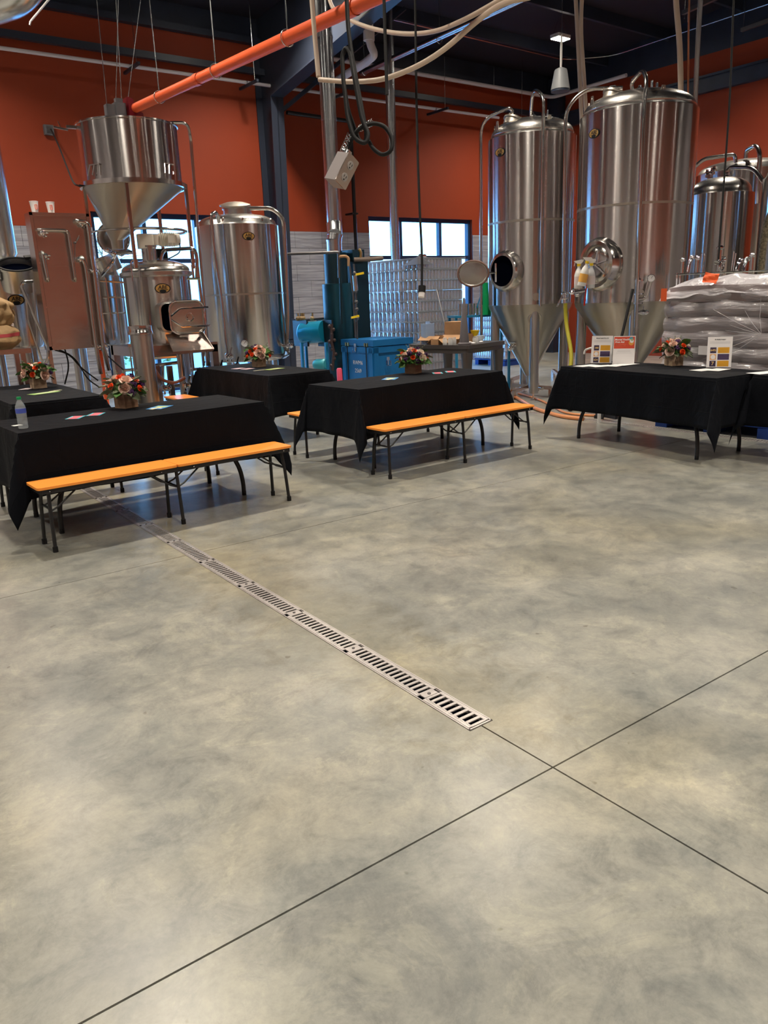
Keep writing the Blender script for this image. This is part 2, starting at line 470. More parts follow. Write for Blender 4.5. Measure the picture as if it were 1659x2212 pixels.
# walls ---------------------------------------------------------
W1 = (4.25, 7.0, 0.0, 3.02); W2 = (9.83, 12.72, 0.0, 3.10)
def wall_y(name, y, x0, x1, z1, holes, out=1):
    """wall in plane y with openings (x0,x1,z0,z1)"""
    b = MB(); t = .25; yc = y+out*t/2
    cur = x0
    for hx0, hx1, hz0, hz1 in holes:
        b.box(((cur+hx0)/2, yc, z1/2), (hx0-cur, t, z1))
        b.box(((hx0+hx1)/2, yc, (hz1+z1)/2), (hx1-hx0, t, z1-hz1))
        if hz0 > 0: b.box(((hx0+hx1)/2, yc, hz0/2), (hx1-hx0, t, hz0))
        cur = hx1
    b.box(((cur+x1)/2, yc, z1/2), (x1-cur, t, z1))
    return b
TOPZ = 5.85
wb = struct('wall_back', wall_y('wall_back', YB, XL-.25, XR+.25, TOPZ, [W1, W2]), ORANGE)
part('upper_liner', MB().box((4.95, YB+.1, 6.4), (21.4, .2, 1.1)), NAVY, wb, smooth=False)
# striated wall tiles in running bond, one by one
TW, TH = .614, .305
tz0 = 2.775-9*TH
x_seam = at(636.2, 517, Y=YB).x
part('grout', MB().box(((XL+W1[0])/2, YB-.004, 1.3875), (W1[0]-XL, .008, 2.775)).box(((W1[1]+W2[0])/2, YB-.004, 1.3875), (W2[0]-W1[1], .008, 2.775)).box(((W2[1]+XR)/2, YB-.004, 1.3875), (XR-W2[1], .008, 2.775)), GROUT, wb, smooth=False)
tcache = {}
def tile(x0, x1, z0, z1):
    key = (round(x1-x0, 3), round(z1-z0, 3))
    if key not in tcache:
        tcache[key] = MB().box((0,0,0), (key[0]-.006, .012, key[1]-.006)).mesh('tile', TILE, False)
    part('tile', tcache[key], None, wb, loc=((x0+x1)/2, YB-.012, (z0+z1)/2))
spans = [(0.3, W1[0]), (W1[1], W2[0]), (W2[1], 14.2)]
for r in range(10):
    z1 = 2.775-r*TH; z0 = max(0, z1-TH)
    if z1 <= .02: continue
    off = x_seam + (r % 2)*TW/2
    k = math.floor((0-off)/TW)
    for i in range(k-1, k+30):
        for a, c in spans:
            x0 = max(off+i*TW, a); x1 = min(off+(i+1)*TW, c)
            if x1-x0 > .03: tile(x0, x1, z0, z1)
# remaining strip of the tile field outside the view
part('tile_field', MB().box(((XL+.3)/2, YB-.011, 1.3875), (.3-XL, .012, 2.775)).box(((14.2+XR)/2, YB-.011, 1.3875), (XR-14.2, .012, 2.775)), TILE, wb, smooth=False)
def wall_x(name, x, holes, out):
    b = MB(); t = .25; xc = x+out*t/2; cur = YF-.25
    for a, c, z0, z1 in holes:
        b.box((xc, (cur+a)/2, TOPZ/2), (t, a-cur, TOPZ)); b.box((xc, (a+c)/2, (z1+TOPZ)/2), (t, c-a, TOPZ-z1))
        if z0 > 0: b.box((xc, (a+c)/2, z0/2), (t, c-a, z0))
        cur = c
    b.box((xc, (cur+YB)/2, TOPZ/2), (t, YB-cur, TOPZ)); return b
wr = struct('wall_right', wall_x('wall_right', XR, [], 1), ORANGE)
part('upper_liner', MB().box((XR+.1, 3, 7.0), (.2, 21.5, 2.3)), NAVY, wr, smooth=False)
part('added_grey_panel', MB().box((XR-.01, -2.3, 2.9), (.02, 10.3, 5.8)), mat('added_panel_grey', (.22,.20,.21), .6), wr, smooth=False)  # unseen panel, added to cut the orange in the tank reflections
part('girt', MB().box((XR-.06, 3.0, 5.30), (.12, 20.8, .30)).box((XR-.14, 3, 5.43), (.06, 20.8, .04)), NAVY, wr, smooth=False)
WLH = []
wl = struct('wall_left', wall_x('wall_left', XL, WLH, -1), mat('taproom_grey_wall', (.26,.24,.25), .6))
part('upper_liner', MB().box((XL-.1, 3, 7.0), (.2, 21.5, 2.3)), NAVY, wl, smooth=False)
WFH = []
wf = struct('wall_front', wall_y('wall_front', YF, XL-.25, XR+.25, TOPZ, WFH, -1), mat('taproom_wall', (.34,.10,.06), .6))
part('upper_liner', MB().box((4.95, YF-.1, 7.0), (21.4, .2, 2.3)), NAVY, wf, smooth=False)
# windows
FRAME = mat('window_frame', (.015,.035,.09), .35)
def window(n, wx0, wx1, y, z1, mull, trans, zs=0):
    w = part('window_%d' % n, MB().box(((wx0+wx1)/2, y, z1-.04), (wx1-wx0, .08, .08)).box(((wx0+wx1)/2, y, zs+.05), (wx1-wx0, .08, .10)), FRAME, smooth=False); w['kind'] = 'structure'
    for x in [wx0+.03]+mull+[wx1-.03]:
        part('mullion', MB().box((x, y, (z1+zs)/2), (.07, .1, z1-zs-.02)), FRAME, w, smooth=False)
    for zt in trans:
        part('transom', MB().box(((wx0+wx1)/2, y, zt), (wx1-wx0, .09, .07)), FRAME, w, smooth=False)
    ex = [wx0]+mull+[wx1]
    for i in range(len(ex)-1):
        zz = [zs]+trans+[z1]
        for j in range(len(zz)-1):
            part('pane', MB().box(((ex[i]+ex[i+1])/2, y, (zz[j]+zz[j+1])/2), (ex[i+1]-ex[i]-.05, .006, zz[j+1]-zz[j]-.05)), GLASS, w, smooth=False)
    return w
window(1, W1[0], W1[1], YB+.12, W1[3], [5.15, 6.1], [2.25])
window(2, W2[0], W2[1], YB+.12, W2[3], [10.72, 11.83], [2.30])
def window_x(n, y0, y1, x, z0, z1):
    w = part('window_%d' % n, MB().box((x, (y0+y1)/2, z1-.04), (.08, y1-y0, .08)).box((x, (y0+y1)/2, z0+.04), (.08, y1-y0, .08)), FRAME, smooth=False); w['kind'] = 'structure'
    for y in (y0+.03, (y0+y1)/2, y1-.03): part('mullion', MB().box((x, y, (z0+z1)/2), (.09, .07, z1-z0-.02)), FRAME, w, smooth=False)
    for a, c in ((y0, (y0+y1)/2), ((y0+y1)/2, y1)):
        part('pane', MB().box((x, (a+c)/2, (z0+z1)/2), (.006, c-a-.05, z1-z0-.05)), GLASS, w, smooth=False)
for i, (a, c, z0, z1) in enumerate(WLH): window_x(3+i, a, c, XL-.12, z0, z1)
for i, (a, c, z0, z1) in enumerate(WFH): window(4+i, a, c, YF-.12, z1, [(a+c)/2], [])
# light portals in the window openings
def portal(loc, sx, sy, rot):
    l = bpy.data.lights.new('window_portal', 'AREA'); l.shape = 'RECTANGLE'; l.size = sx; l.size_y = sy; l.cycles.is_portal = True
    o = bpy.data.objects.new('window_portal', l); COL.objects.link(o); o.location = loc; o.rotation_euler = rot
for w in (W1, W2): portal(((w[0]+w[1])/2, YB+.35, 1.5), w[1]-w[0], 3.1, (-PI/2, 0, 0))
for a, c, z0, z1 in WFH: portal(((a+c)/2, YF-.35, 1.5), c-a, 3.1, (PI/2, 0, 0))
for a, c, z0, z1 in WLH: portal((XL-.35, (a+c)/2, 1.75), 3.1, c-a, (0, -PI/2, 0))

# ceiling with purlins
ce = struct('ceiling', MB().add([(XL-.3,YF-.3,CZ(YF-.3)),(XR+.3,YF-.3,CZ(YF-.3)),(XR+.3,YB+.3,CZ(YB+.3)),(XL-.3,YB+.3,CZ(YB+.3)),
    (XL-.3,YF-.3,CZ(YF-.3)+.15),(XR+.3,YF-.3,CZ(YF-.3)+.15),(XR+.3,YB+.3,CZ(YB+.3)+.15),(XL-.3,YB+.3,CZ(YB+.3)+.15)],
    [(0,1,2,3),(7,6,5,4),(0,4,5,1),(1,5,6,2),(2,6,7,3),(3,7,4,0)]), CEILM)
for y in np.arange(12.0, -7.4, -1.52):
    b = MB(); z = CZ(y)
    b.box((4.95, y, z-.10), (20.9, .008, .2)); b.box((4.95, y+.03, z-.2), (20.9, .065, .006))
    part('purlin', b, NAVY, ce, smooth=False)
# steel frame: tapered column and rafter in front of the back wall
sf = part('trim_1', MB().add([(7.555,YB,0),(7.555,13.12,0),(7.555,12.95,4.95),(7.555,YB,6.28),(7.575,YB,0),(7.575,13.12,0),(7.575,12.95,4.95),(7.575,YB,6.28)],
    [(0,1,2,3),(7,6,5,4),(0,4,5,1),(1,5,6,2),(2,6,7,3),(3,7,4,0)]), NAVYL, smooth=False); sf['kind'] = 'structure'
cf = MB()
for (y0, y1) in ((13.12, 12.95),): cf.add([(7.44,y0,0),(7.69,y0,0),(7.69,y1,4.95),(7.44,y1,4.95),(7.44,y0+.02,0),(7.69,y0+.02,0),(7.69,y1+.02,4.95),(7.44,y1+.02,4.95)],[(0,1,2,3),(7,6,5,4),(0,4,5,1),(1,5,6,2),(2,6,7,3),(3,7,4,0)])
part('column_flange', cf, NAVYL, sf, smooth=False)
part('wall_flange', MB().box((7.565, YB-.02, 3.1), (.25, .02, 6.2)), NAVYL, sf, smooth=False)
# rafter
def low(y): return 4.95+.16*(12.95-y) if y > 7.4 else 4.95+.16*5.55+.075*(7.4-y)
rv = [(YB, 4.86), (12.95, 4.95), (7.4, low(7.4)), (-7.4, low(-7.4)), (-7.4, CZ(-7.4)-.02), (7.4, CZ(7.4)-.02), (YB, CZ(YB)-.02)]
rf = MB(); n = len(rv)
rf.add([(7.557,y,z) for y,z in rv]+[(7.573,y,z) for y,z in rv], [tuple(range(n)), tuple(range(2*n-1,n-1,-1))]+[(i,n+i,n+(i+1)%n,(i+1)%n) for i in range(n)])
raf = part('trim_2', rf, NAVYL, smooth=False); raf['kind'] = 'structure'
fg = MB()
for a, c in ((12.95, 7.4), (7.4, -7.4)): fg.beam((7.565, a, low(a)), (7.565, c, low(c)), .26, .022)
part('lower_flange', fg, NAVYL, raf, smooth=False)
for y in (11.5, 9.5, 7.4, 5.0):
    part('stiffener', MB().box((7.565, y, (low(y)+CZ(y))/2), (.2, .012, CZ(y)-low(y)-.06)), NAVYL, raf, smooth=False)
# eave member, corner post, wall girt pipe
tr = struct('trim_3', MB().box((4.95, YB-.06, 5.90), (20.8, .12, .10)), NAVY)
struct('trim_4', MB().box((15.25, 13.32, 3.1), (.24, .34, 6.2)), NAVY)
struct('trim_5', MB().box((4.95, YB-.15, 5.40), (20.8, .09, .10)), NAVYL)

# outside: ground, hedge, trees, building
b = MB().box((5, 30, -.2), (120, 32.4, .1)); o = struct('trim_7', b, mat('outside_paving', (.30,.36,.42), .7))
LV = mat('outdoor_foliage', (.16,.22,.05), .7, noise=(3,.5))
for i, (x, y, r) in enumerate(((13.0,20.5,1.3), (15.6,21.5,1.5), (18.3,20.8,1.4), (8.5,24,1.2))):
    b = MB()
    rnd = random.Random(i)
    for k in range(500):
        v = Vector((rnd.gauss(0,1), rnd.gauss(0,1), rnd.gauss(0,1))).normalized()*r*rnd.uniform(.7,1); v.z = abs(v.z)*1.1
        s = .10; q = Matrix.Translation(v) @ Matrix.Rotation(rnd.uniform(0,6), 4, 'Z') @ Matrix.Rotation(rnd.uniform(0,3), 4, 'X')
        b.add([(-s,0,0),(0,-s*.5,0),(s,0,0),(0,s*.5,0)], [(0,1,2,3)], q)
    solo('bush', b, LV, 'leafy bush outside the window, %s' % ['nearest the right-hand jamb','second from the right','farthest right','behind the stacked cans'][i], 'bush', (x, y, -.15), smooth=False)
for i, (x, y) in enumerate(((5.2, 21), (8.4, 26), (6.4, 24))):
    t = thing('bare_tree', 'bare branching tree outside the left window, %s' % ['the nearest one','the farthest one','the middle one'][i], 'tree', (x, y, -.15))
    rnd = random.Random(20+i); b = MB(); b.tube([(0,0,0),(0,0,1.6),(.1,0,3.0)], [.10,.07,.04], 6); part('trunk', b, WOODB, t)
    b = MB()
    for k in range(60):
        p = Vector((0,0,rnd.uniform(1.2,3.4))); d = Vector((rnd.gauss(0,1), rnd.gauss(0,1), rnd.uniform(.2,1.2))).normalized()*rnd.uniform(.6,1.8)
        b.tube([p, p+d*.5+Vector((0,0,.1)), p+d], [.02,.012,.005], 3)
    part('branch_mass', b, WOODB, t, kind='stuff')

# high bay lamps
LENS = mat('lamp_lens', (1,1,1), .5, emis=(1,.93,.80), es=60)
for i, (x, y) in enumerate(lamp_spots):
    z = 6.15 if y > 10 else 6.5
    seen = {(12.9,11.2): 'lit rectangular high bay lamp hanging in the far right corner', (6.85,11.2): 'lit high bay lamp beside the big rafter'}
    t = thing('high_bay_lamp', seen.get((x,y), 'rectangular high bay lamp hanging from the dark roof, outside the picture'), 'lamp', (x, y, z), group='high bay lamps')
    part('housing', MB().rbox((0,0,.04), (.36,.22,.06), .02), WHITE, t)
    part('lens', MB().box((0,0,.004), (.32,.19,.012)), LENS, t, smooth=False)
    b = MB()
    for s in (-1, 1): b.cyl((s*.2,0,.07), (0,0,.45), .003, n=5)
    b.cyl((0,0,.45), (0,0,CZ(y)-z), .003, n=5); part('suspension_wire', b, GALV, t)
    l = bpy.data.lights.new('high_bay_light', 'AREA'); l.shape = 'RECTANGLE'; l.size = .32; l.size_y = .19
    l.energy = LAMP_W; l.color = LAMP_COL; l.spread = math.radians(126)
    lo = bpy.data.objects.new('high_bay_light', l); COL.objects.link(lo); lo.location = (0,0,-.006); lo.parent = t
# ================================================================ tables, cloths, benches
TLn, TWd, THt = 1.83, .76, .735
def curved_leg(sx, sy):
    """folding table leg: leaves the top, bows outward and lands on the floor (local, x along the table)"""
    x = sx*(TLn/2-.30); y = sy*.27
    pts = [(x-sx*.17, y*.55, THt-.05), (x-sx*.13, y*.60, .62), (x-sx*.06, y*.80, .50), (x+sx*.03, y*1.0, .36), (x+sx*.09, y*1.09, .22), (x+sx*.105, y*1.11, .10), (x+sx*.105, y*1.11, .02)]
    return MB().tube(arc_pts(pts, .08, 4), .0175, 10)
def make_table(label, loc, rz):
    t = thing('folding_table', label, 'table', loc, rz, 'folding tables under black cloths')
    part('tabletop', MB().rbox((0,0,THt-.022), (TLn-.01, TWd-.01, .044), .04), BLACKR, t)
    for sx in (-1, 1):
        for sy in (-1, 1):
            lg = part('leg', curved_leg(sx, sy), BLACKM, t)
            part('foot_cap', MB().cyl((sx*(TLn/2-.30)+sx*.105, sy*.27*1.11, 0), (sx*(TLn/2-.30)+sx*.105, sy*.27*1.11, .035), .018, n=8), BLACKR, lg)
        b = MB().tube([(sx*(TLn/2-.33), -.20, .5), (sx*(TLn/2-.33), .20, .5)], .011, 6)
        b.tube([(sx*(TLn/2-.33), 0, .5), (sx*.2, 0, THt-.05)], .008, 6)
        part('brace', b, BLACKM, t)
    return t
def make_cloth(label, loc, rz, d=.445, seed=0, ext=None):
    """square-cut cloth: flat on the top, hanging sides, folded drooping corners"""
    rnd = random.Random(seed); ph = [rnd.uniform(0, 6.28) for _ in range(12)]
    hx, hy = TLn/2+.004, TWd/2+.004; top = THt+.003
    nX, nY, nd = 46, 20, 12
    def coords(n, h):
        a = [-h-d*(1-k/nd) for k in range(nd)]; m = [-h+2*h*k/n for k in range(n+1)]; c = [h+d*(k+1)/nd for k in range(nd)]
        return a+m+c
    us, vs_ = coords(nX, hx), coords(nY, hy); V = []
    for v in vs_:
        for u in us:
            ox = max(abs(u)-hx, 0); oy = max(abs(v)-hy, 0); sx = 1 if u > 0 else -1; sy = 1 if v > 0 else -1
            cx = max(-hx, min(hx, u)); cy = max(-hy, min(hy, v))
            if ox == 0 and oy == 0:
                V.append((u, v, top+.0015*math.sin(9*u+ph[0])*math.sin(7*v+ph[1]))); continue
            if oy == 0 or ox == 0:
                o_ = ox+oy; s = cy if ox > 0 else cx; h_ = hy if ox > 0 else hx
                f = min(o_/d, 1)
                fold = f*(.014*math.sin(5.5*s+ph[2])+.008*math.sin(13*s+ph[3])+.005*math.sin(24*s+ph[4]))
                edge = max(0, (abs(s)-(h_-.30))/.30)
                out = .004+f*.010+fold+.055*f*edge*edge
                z = top-o_*(1-.03*f)
                # soft shoulder
                if o_ < .03: z = top-o_*.75; out = o_*.6
                V.append((cx+sx*out*(ox > 0), cy+sy*out*(oy > 0), z)); continue
            r = math.hypot(ox, oy); a = math.atan2(oy, ox)
            dg = math.sin(2*a)
            spread = .010+.065*min(r/d, 1)+.20*r*dg**2
            # two soft pleats either side of the diagonal
            spread += .05*min(r/d, 1)*math.sin(4*a+ph[5])*dg
            dz = math.sqrt(max(r*r-(spread*.8)**2, 0))
            V.append((cx+sx*spread*math.cos(a), cy+sy*spread*math.sin(a), max(top-dz*.985, .045)))
    n1 = len(us); b = MB()
    b.v = V; b.f = [(j*n1+i, j*n1+i+1, (j+1)*n1+i+1, (j+1)*n1+i) for j in range(len(vs_)-1) for i in range(n1-1)]; b.m = [0]*len(b.f)
    me = b.mesh('tablecloth', CLOTH, True)
    uv = me.uv_layers.new(name='UVMap')
    for l in me.loops:
        i = l.vertex_index; uv.data[l.index].uv = (us[i % n1]+.13, vs_[i//n1]+.13)
    o = bpy.data.objects.new('tablecloth', me); COL.objects.link(o); o.location = loc; o.rotation_euler = (0,0,rz)
    md = o.modifiers.new('thickness', 'SOLIDIFY'); md.thickness = .0015; md.offset = 1
    o['label'] = label; o['category'] = 'tablecloth'; o['group'] = 'black tablecloths'
    return o
R = math.radians
tables = {
 'front_left': ((1.945, 5.80, 0), R(2.6), 'folding table at front left, with the water bottle standing on it', 'black cloth on the front left table, behind the bench that has a seam'),
 'middle': ((4.71, 5.90, 0), R(3.0), 'folding table in the middle, in front of the blue crate', 'black cloth on the middle table in front of the blue crate'),
 'rear_middle': ((4.33, 8.24, 0), R(90), 'folding table behind the middle table, in front of the tall tank with a gauge', 'black cloth on the rear table in front of the tall tank with a gauge'),
 'rear_left': ((1.76, 8.06, 0), R(90), 'folding table at rear left, below the upright steel panel', 'black cloth on the rear left table below the upright steel panel'),
 'signs': ((6.60, 4.42, 0), R(84.5), 'folding table carrying the three printed signs', 'black cloth on the table with the three printed signs'),
 'far_right': ((6.83, 2.49, 0), R(85), 'folding table cut by the right edge of the picture', 'black cloth on the table cut by the right picture edge'),
}
for i, (k, (loc, rz, l1, l2)) in enumerate(tables.items()):
    make_table(l1, loc, rz); make_cloth(l2, loc, rz, seed=i+3)

# benches -------------------------------------------------------
SH = .43
def make_bench(label, loc, rz, seam=True):
    t = thing('folding_bench', label, 'bench', loc, rz, 'orange benches')
    L = 1.87; w = .27
    for s in ((-1, 1)):
        part('seat_panel', MB().rbox((s*L/4, 0, SH-.008), (L/2-.003, w, .016), .022), SEATO, t)
    b = MB()
    for s in (-1, 1):
        b.box((0, s*(w/2-.018), SH-.031), (L-.05, .012, .032))
        b.box((s*(L/2-.024), 0, SH-.031), (.012, w-.03, .032))
    part('apron', b, BLACKM, t, smooth=False)
    for x in (-L/2+.075, 0, L/2-.075):
        for s in (-1, 1):
            dx_ = 0 if x == 0 else math.copysign(.01, x)
            lg = part('leg', MB().tube([(x, s*.088, SH-.03), (x+dx_, s*.105, .25), (x+dx_*2, s*.122, .01)], .0125, 8), BLACKM, t)
            part('foot_cap', MB().cyl((x+dx_*2, s*.122, 0), (x+dx_*2, s*.122, .035), .017, n=8), BLACKR, lg)
        b = MB().tube([(x, -.105, .27), (x, .105, .27)], .008, 6)
        for sg in ((-1, 1) if x == 0 else (-math.copysign(1, x),)):
            for s in (-1, 1):
                b.tube([(x, s*.09, .265), (x+sg*.05, s*.085, .285), (x+sg*.20, s*.075, SH-.035)], .0065, 6)
        part('brace', b, BLACKM, t)
    b = MB()
    for x in (-L/2+.075, -.12, .12, L/2-.075): b.ball((x, -w/2+.009, SH-.03), .006, 8, 4)
    part('rivets', b, CHROME, t)
    return t
b0 = make_bench('orange folding bench in front of the front left table', (1.965, 5.20, 0), R(1.8))
dup_tree(b0, (4.73, 5.255, 0), R(.8), 'orange folding bench in front of the middle table')
dup_tree(b0, (4.71, 6.56, 0), R(0), 'orange folding bench behind the middle table, only its left end showing')
dup_tree(b0, (1.97, 6.50, 0), R(1), 'orange folding bench behind the front left table, only its feet showing')
dup_tree(b0, (3.62, 8.25, 0), R(90), 'orange folding bench on the tank side of the rear middle table')

# flower arrangements -------------------------------------------
def rose_mesh(mt, rnd, tight=1.0):
    b = MB()
    for ring, (n, r, h, flare) in enumerate(((3,.16,1.0,.0),(4,.30,1.0,.05),(5,.48,.92,.16),(6,.70,.78,.34),(6,.92,.55,.62))):
        for k in range(n):
            a0 = 2*PI*k/n+ring*.83+rnd.uniform(-.12,.12); wd = 2*PI/n*.62; hh = h*rnd.uniform(.92,1.06)
            def fn(u, v):
                c = 2*u-1; a = a0+c*wd
                rr = r*(.25+.75*math.sin(v*1.35)**.8)+flare*.35*max(0,v-.55)*(1.2-c*c)
                z = -.45+hh*v*(1-.16*c*c)-flare*.9*max(0,v-.6)**1.2
                return (rr*math.cos(a)*tight, rr*math.sin(a)*tight, z)
            b.grid(fn, 5, 5)
    b.ball((0,0,-.35), .30, 6, 4)
    return b.mesh('rose', mt, True, fix=False)
rr_ = random.Random(5)
rose_m = rose_mesh(ROSE, rr_); rosec_m = rose_mesh(ROSEC, rr_); orf_m = rose_mesh(ORF, rr_, .9)
def puff(mt):
    b = MB()
    for k in range(22):
        v = Vector((rr_.gauss(0,1), rr_.gauss(0,1), rr_.gauss(.4,1))).normalized(); q = Matrix.Translation(v*.55) @ v.to_track_quat('Z','Y').to_matrix().to_4x4()
        b.add([(-.35,-.1,.1),(0,-.3,.25),(.35,.05,.15),(0,.35,.2)], [(0,1,2,3)], q)
    b.ball((0,0,0), .5, 6, 4); return b.mesh('purple_bloom', mt, False, fix=False)
pur_m = puff(PURF)
def leaf_mesh(mt, L=1., w=.45):
    b = MB()
    def fn(u, v):
        return (w*(u-.5)*math.sin(PI*min(v*.93+.05, 1))*1.6, L*v, .12*math.sin(PI*v)+.10*abs(u-.5)*2)
    b.grid(fn, 2, 5); return b.mesh('leaf', mt, True, fix=False)
leaf_m = leaf_mesh(LEAF); leafd_m = leaf_mesh(LEAFD, 1.1, .34)
def bouquet(label, loc, rz, wood, seed, green=.5):
    rnd = random.Random(seed)
    t = thing('flower_arrangement', label, 'flowers', loc, rz, 'flower boxes on the tables')
    w, h = .125, .115
    for s in (-1, 1):
        part('box_side', MB().box((s*(w/2-.004), 0, h/2), (.008, w, h)), wood, t, smooth=False)
        part('box_side', MB().box((0, s*(w/2-.004), h/2), (w-.016, .008, h)), wood, t, smooth=False)
    part('box_base', MB().box((0,0,.004), (w-.016, w-.016, .008)), wood, t, smooth=False)
    part('moss', MB().ball((0,0,h+.02), .085, 10, 6, (1,1,.8)), LEAF, t)
    def put(me, name, v, r, s, lab=None):
        o = bpy.data.objects.new(name, me); COL.objects.link(o); o.parent = t
        o.location = Vector((0,0,h+.01))+Vector((v.x*r, v.y*r, v.z*r*.85)); o.scale = (s,s,s)
        o.rotation_mode = 'QUATERNION'; o.rotation_quaternion = v.to_track_quat('Z', 'Y') @ Quaternion((0,0,1), rnd.uniform(0,6))
        if lab: o['label'] = lab
    n = 26; dirs = []
    for k in range(n):
        z = 1-(k+.5)/n*1.0; a = k*2.399+seed
        dirs.append(Vector((math.sqrt(1-z*z)*math.cos(a), math.sqrt(1-z*z)*math.sin(a), z)))
    for k, v in enumerate(dirs):
        c = (k*7+seed) % 13
        if c in (0, 3, 6, 9): put(rose_m if c != 6 else rosec_m, 'rose', v, .135, .046+.008*rnd.random(), 'blush pink rose' if c != 6 else 'cream rose')
        elif c in (1, 5, 8, 11): put(orf_m, 'ranunculus', v, .145, .029+.006*rnd.random(), 'orange bloom')
        elif c in (2, 7, 10): put(pur_m, 'purple_bloom', v, .140, .036, 'dark purple bloom')
        else:
            put(leafd_m, 'leaf', v, .09, .075)
    nl = 34
    for k in range(nl):
        a = 2*PI*k/nl+rnd.uniform(-.1,.1); el = rnd.uniform(-.45, .60)
        v = Vector((math.cos(a)*math.cos(el), math.sin(a)*math.cos(el), math.sin(el)))
        o = bpy.data.objects.new('leaf', leaf_m if rnd.random() < green else leafd_m); COL.objects.link(o); o.parent = t
        o.location = Vector((0,0,h+.025))+v*.085; s = rnd.uniform(.075,.115); o.scale = (s,s,s)
        o.rotation_mode = 'QUATERNION'; o.rotation_quaternion = v.to_track_quat('Y', 'Z') @ Quaternion((0,1,0), rnd.uniform(-.9,.9))
    b = MB()
    for k in range(5):
        a = rnd.uniform(0, 6.28); v = Vector((math.cos(a)*.6, math.sin(a)*.6, .8)); e = Vector((0,0,h))+v*.2
        b.tube([(0,0,h), Vector((0,0,h))+v*.1, e], .0015, 4)
        for q in range(5): b.ball(e-v*.02*q+Vector((rnd.uniform(-.01,.01), rnd.uniform(-.01,.01), 0)), .006, 5, 3)
    part('sprigs', b, LEAFD, t)
    return t
TT = THt+.0065
def onT(px, py): 
    p = at(px, py, Z=TT); p.z = TT; return p
bouquet('flowers in a brown wooden box on the front left table', onT(274, 880), R(20), WOODB, 1, .15)
bouquet('flowers in a wooden box on the rear left table', onT(84, 838), R(5), WOODP, 4, .5)
bouquet('flowers in a pale wooden box on the rear table before the tall tank', onT(560, 792), R(2), WOODP, 2, .4)
bouquet('flowers with bright green leaves in a wooden box on the middle table', onT(893, 806), R(20), WOODB, 3, .95)
bouquet('flowers in a whitewashed box between the printed signs', onT(1455, 789), R(-20), WOODP, 6, .4)

# printed matter -------------------------------------------------
INK = {}
def ink(c):
    if c not in INK: INK[c] = mat('ink_%d' % len(INK), c, .6)
    return INK[c]
def card(label, name, p, w, d, rz, col, inner=None, th=.0012, cat='card', group=None, dz=0):
    t = thing(name, label, cat, (p.x, p.y, TT+dz), rz, group)
    part('sheet', MB().box((0,0,th/2), (w,d,th)), ink(col), t, smooth=False)
    if inner:
        for (cx, cy, iw, idp, ic) in inner:
            part('print', MB().box((cx, cy, th+.0002), (iw, idp, .0004)), ink(ic), t, smooth=False)
    return t
PK, CY = (.75,.16,.20), (.10,.50,.60)
for (px, py, where) in ((163,902,'front left table, the one nearer the bottle'), (207,895,'front left table, the one nearer the flowers'), (945,806,'middle table, the one nearer the flowers'), (973,803,'middle table, the one farther from the flowers')):
    card('small pink card edged in turquoise on the %s' % where, 'postcard', onT(px, py), .10, .15, R(-35), CY, [(0,0,.066,.148,PK)], group='pink cards')
for (px, py, where) in ((345,880,'front left table'), (843,818,'middle table')):
    p = onT(px, py)
    card('blue leaflet lying beside the flowers on the %s' % where, 'leaflet', p, .13, .20, R(-50), (.05,.26,.60), [(0,.03,.09,.06,(.5,.6,.2)), (0,-.05,.1,.03,(.55,.65,.75))], cat='leaflet')
    card('slim cream bookmark lying on the blue leaflet of the %s' % where, 'bookmark', p+Vector((-.05,-.05,0)), .035, .12, R(-60), (.70,.62,.40), cat='bookmark', dz=.002)
card('green leaflet in front of the flowers on the rear left table', 'leaflet', onT(95, 849), .12, .28, R(-70), (.25,.40,.12), [(.0,.02,.07,.18,(.45,.5,.3))], cat='leaflet')
card('slim cream bookmark beside the green leaflet on the rear left table', 'bookmark', onT(120, 844), .035, .13, R(-65), (.70,.66,.42), cat='bookmark')
card('white card left of the flowers on the rear left table', 'postcard', onT(58, 840), .10, .14, R(-40), (.75,.65,.68), cat='card')
card('green leaflet right of the flowers on the rear table before the tall tank', 'leaflet', onT(592, 797), .12, .24, R(-75), (.30,.42,.10), [(0,.03,.07,.12,(.5,.5,.3))], cat='leaflet')
card('slim cream bookmark left of the green leaflet, before the tall tank', 'bookmark', onT(560, 800), .03, .15, R(-85), (.68,.62,.42), cat='bookmark')
for px, py, w_ in ((515,796,'left'), (535,797,'right')): card('pink and white card left of those flowers before the tall tank, the %s one' % w_, 'postcard', onT(px, py), .10, .15, R(-70), (.78,.55,.58), cat='card', group='pink cards', dz=0 if w_ == 'left' else .0014)
card('small white ticket behind the water bottle', 'ticket', onT(37, 919), .06, .05, R(10), (.8,.8,.78), cat='card')
# fanned papers by the signs
k = 0
for (px, py, rot) in ((1268,790,80),(1300,791,70),(1330,790,98),(1352,788,85)):
    card('white sheet fanned in front of the two left signs, %s' % ['leftmost','second from left','third from left','rightmost'][k], 'paper_sheet', onT(px, py), .15, .24, R(rot), (.80,.78,.77), cat='paper', group='handout sheets', dz=.0014*k); k += 1
for j, (px, py, rot) in enumerate(((1520,799,80),(1550,799,92))):
    card('white sheet in front of the right sign, %s' % ['the left one','the right one'][j], 'paper_sheet', onT(px, py), .14, .22, R(rot), (.82,.79,.78), cat='paper', group='handout sheets', dz=.0014*j)
card('white sheet on the table at the right edge of the picture', 'paper_sheet', onT(1652, 805), .15, .28, R(75), (.85,.85,.85), cat='paper')

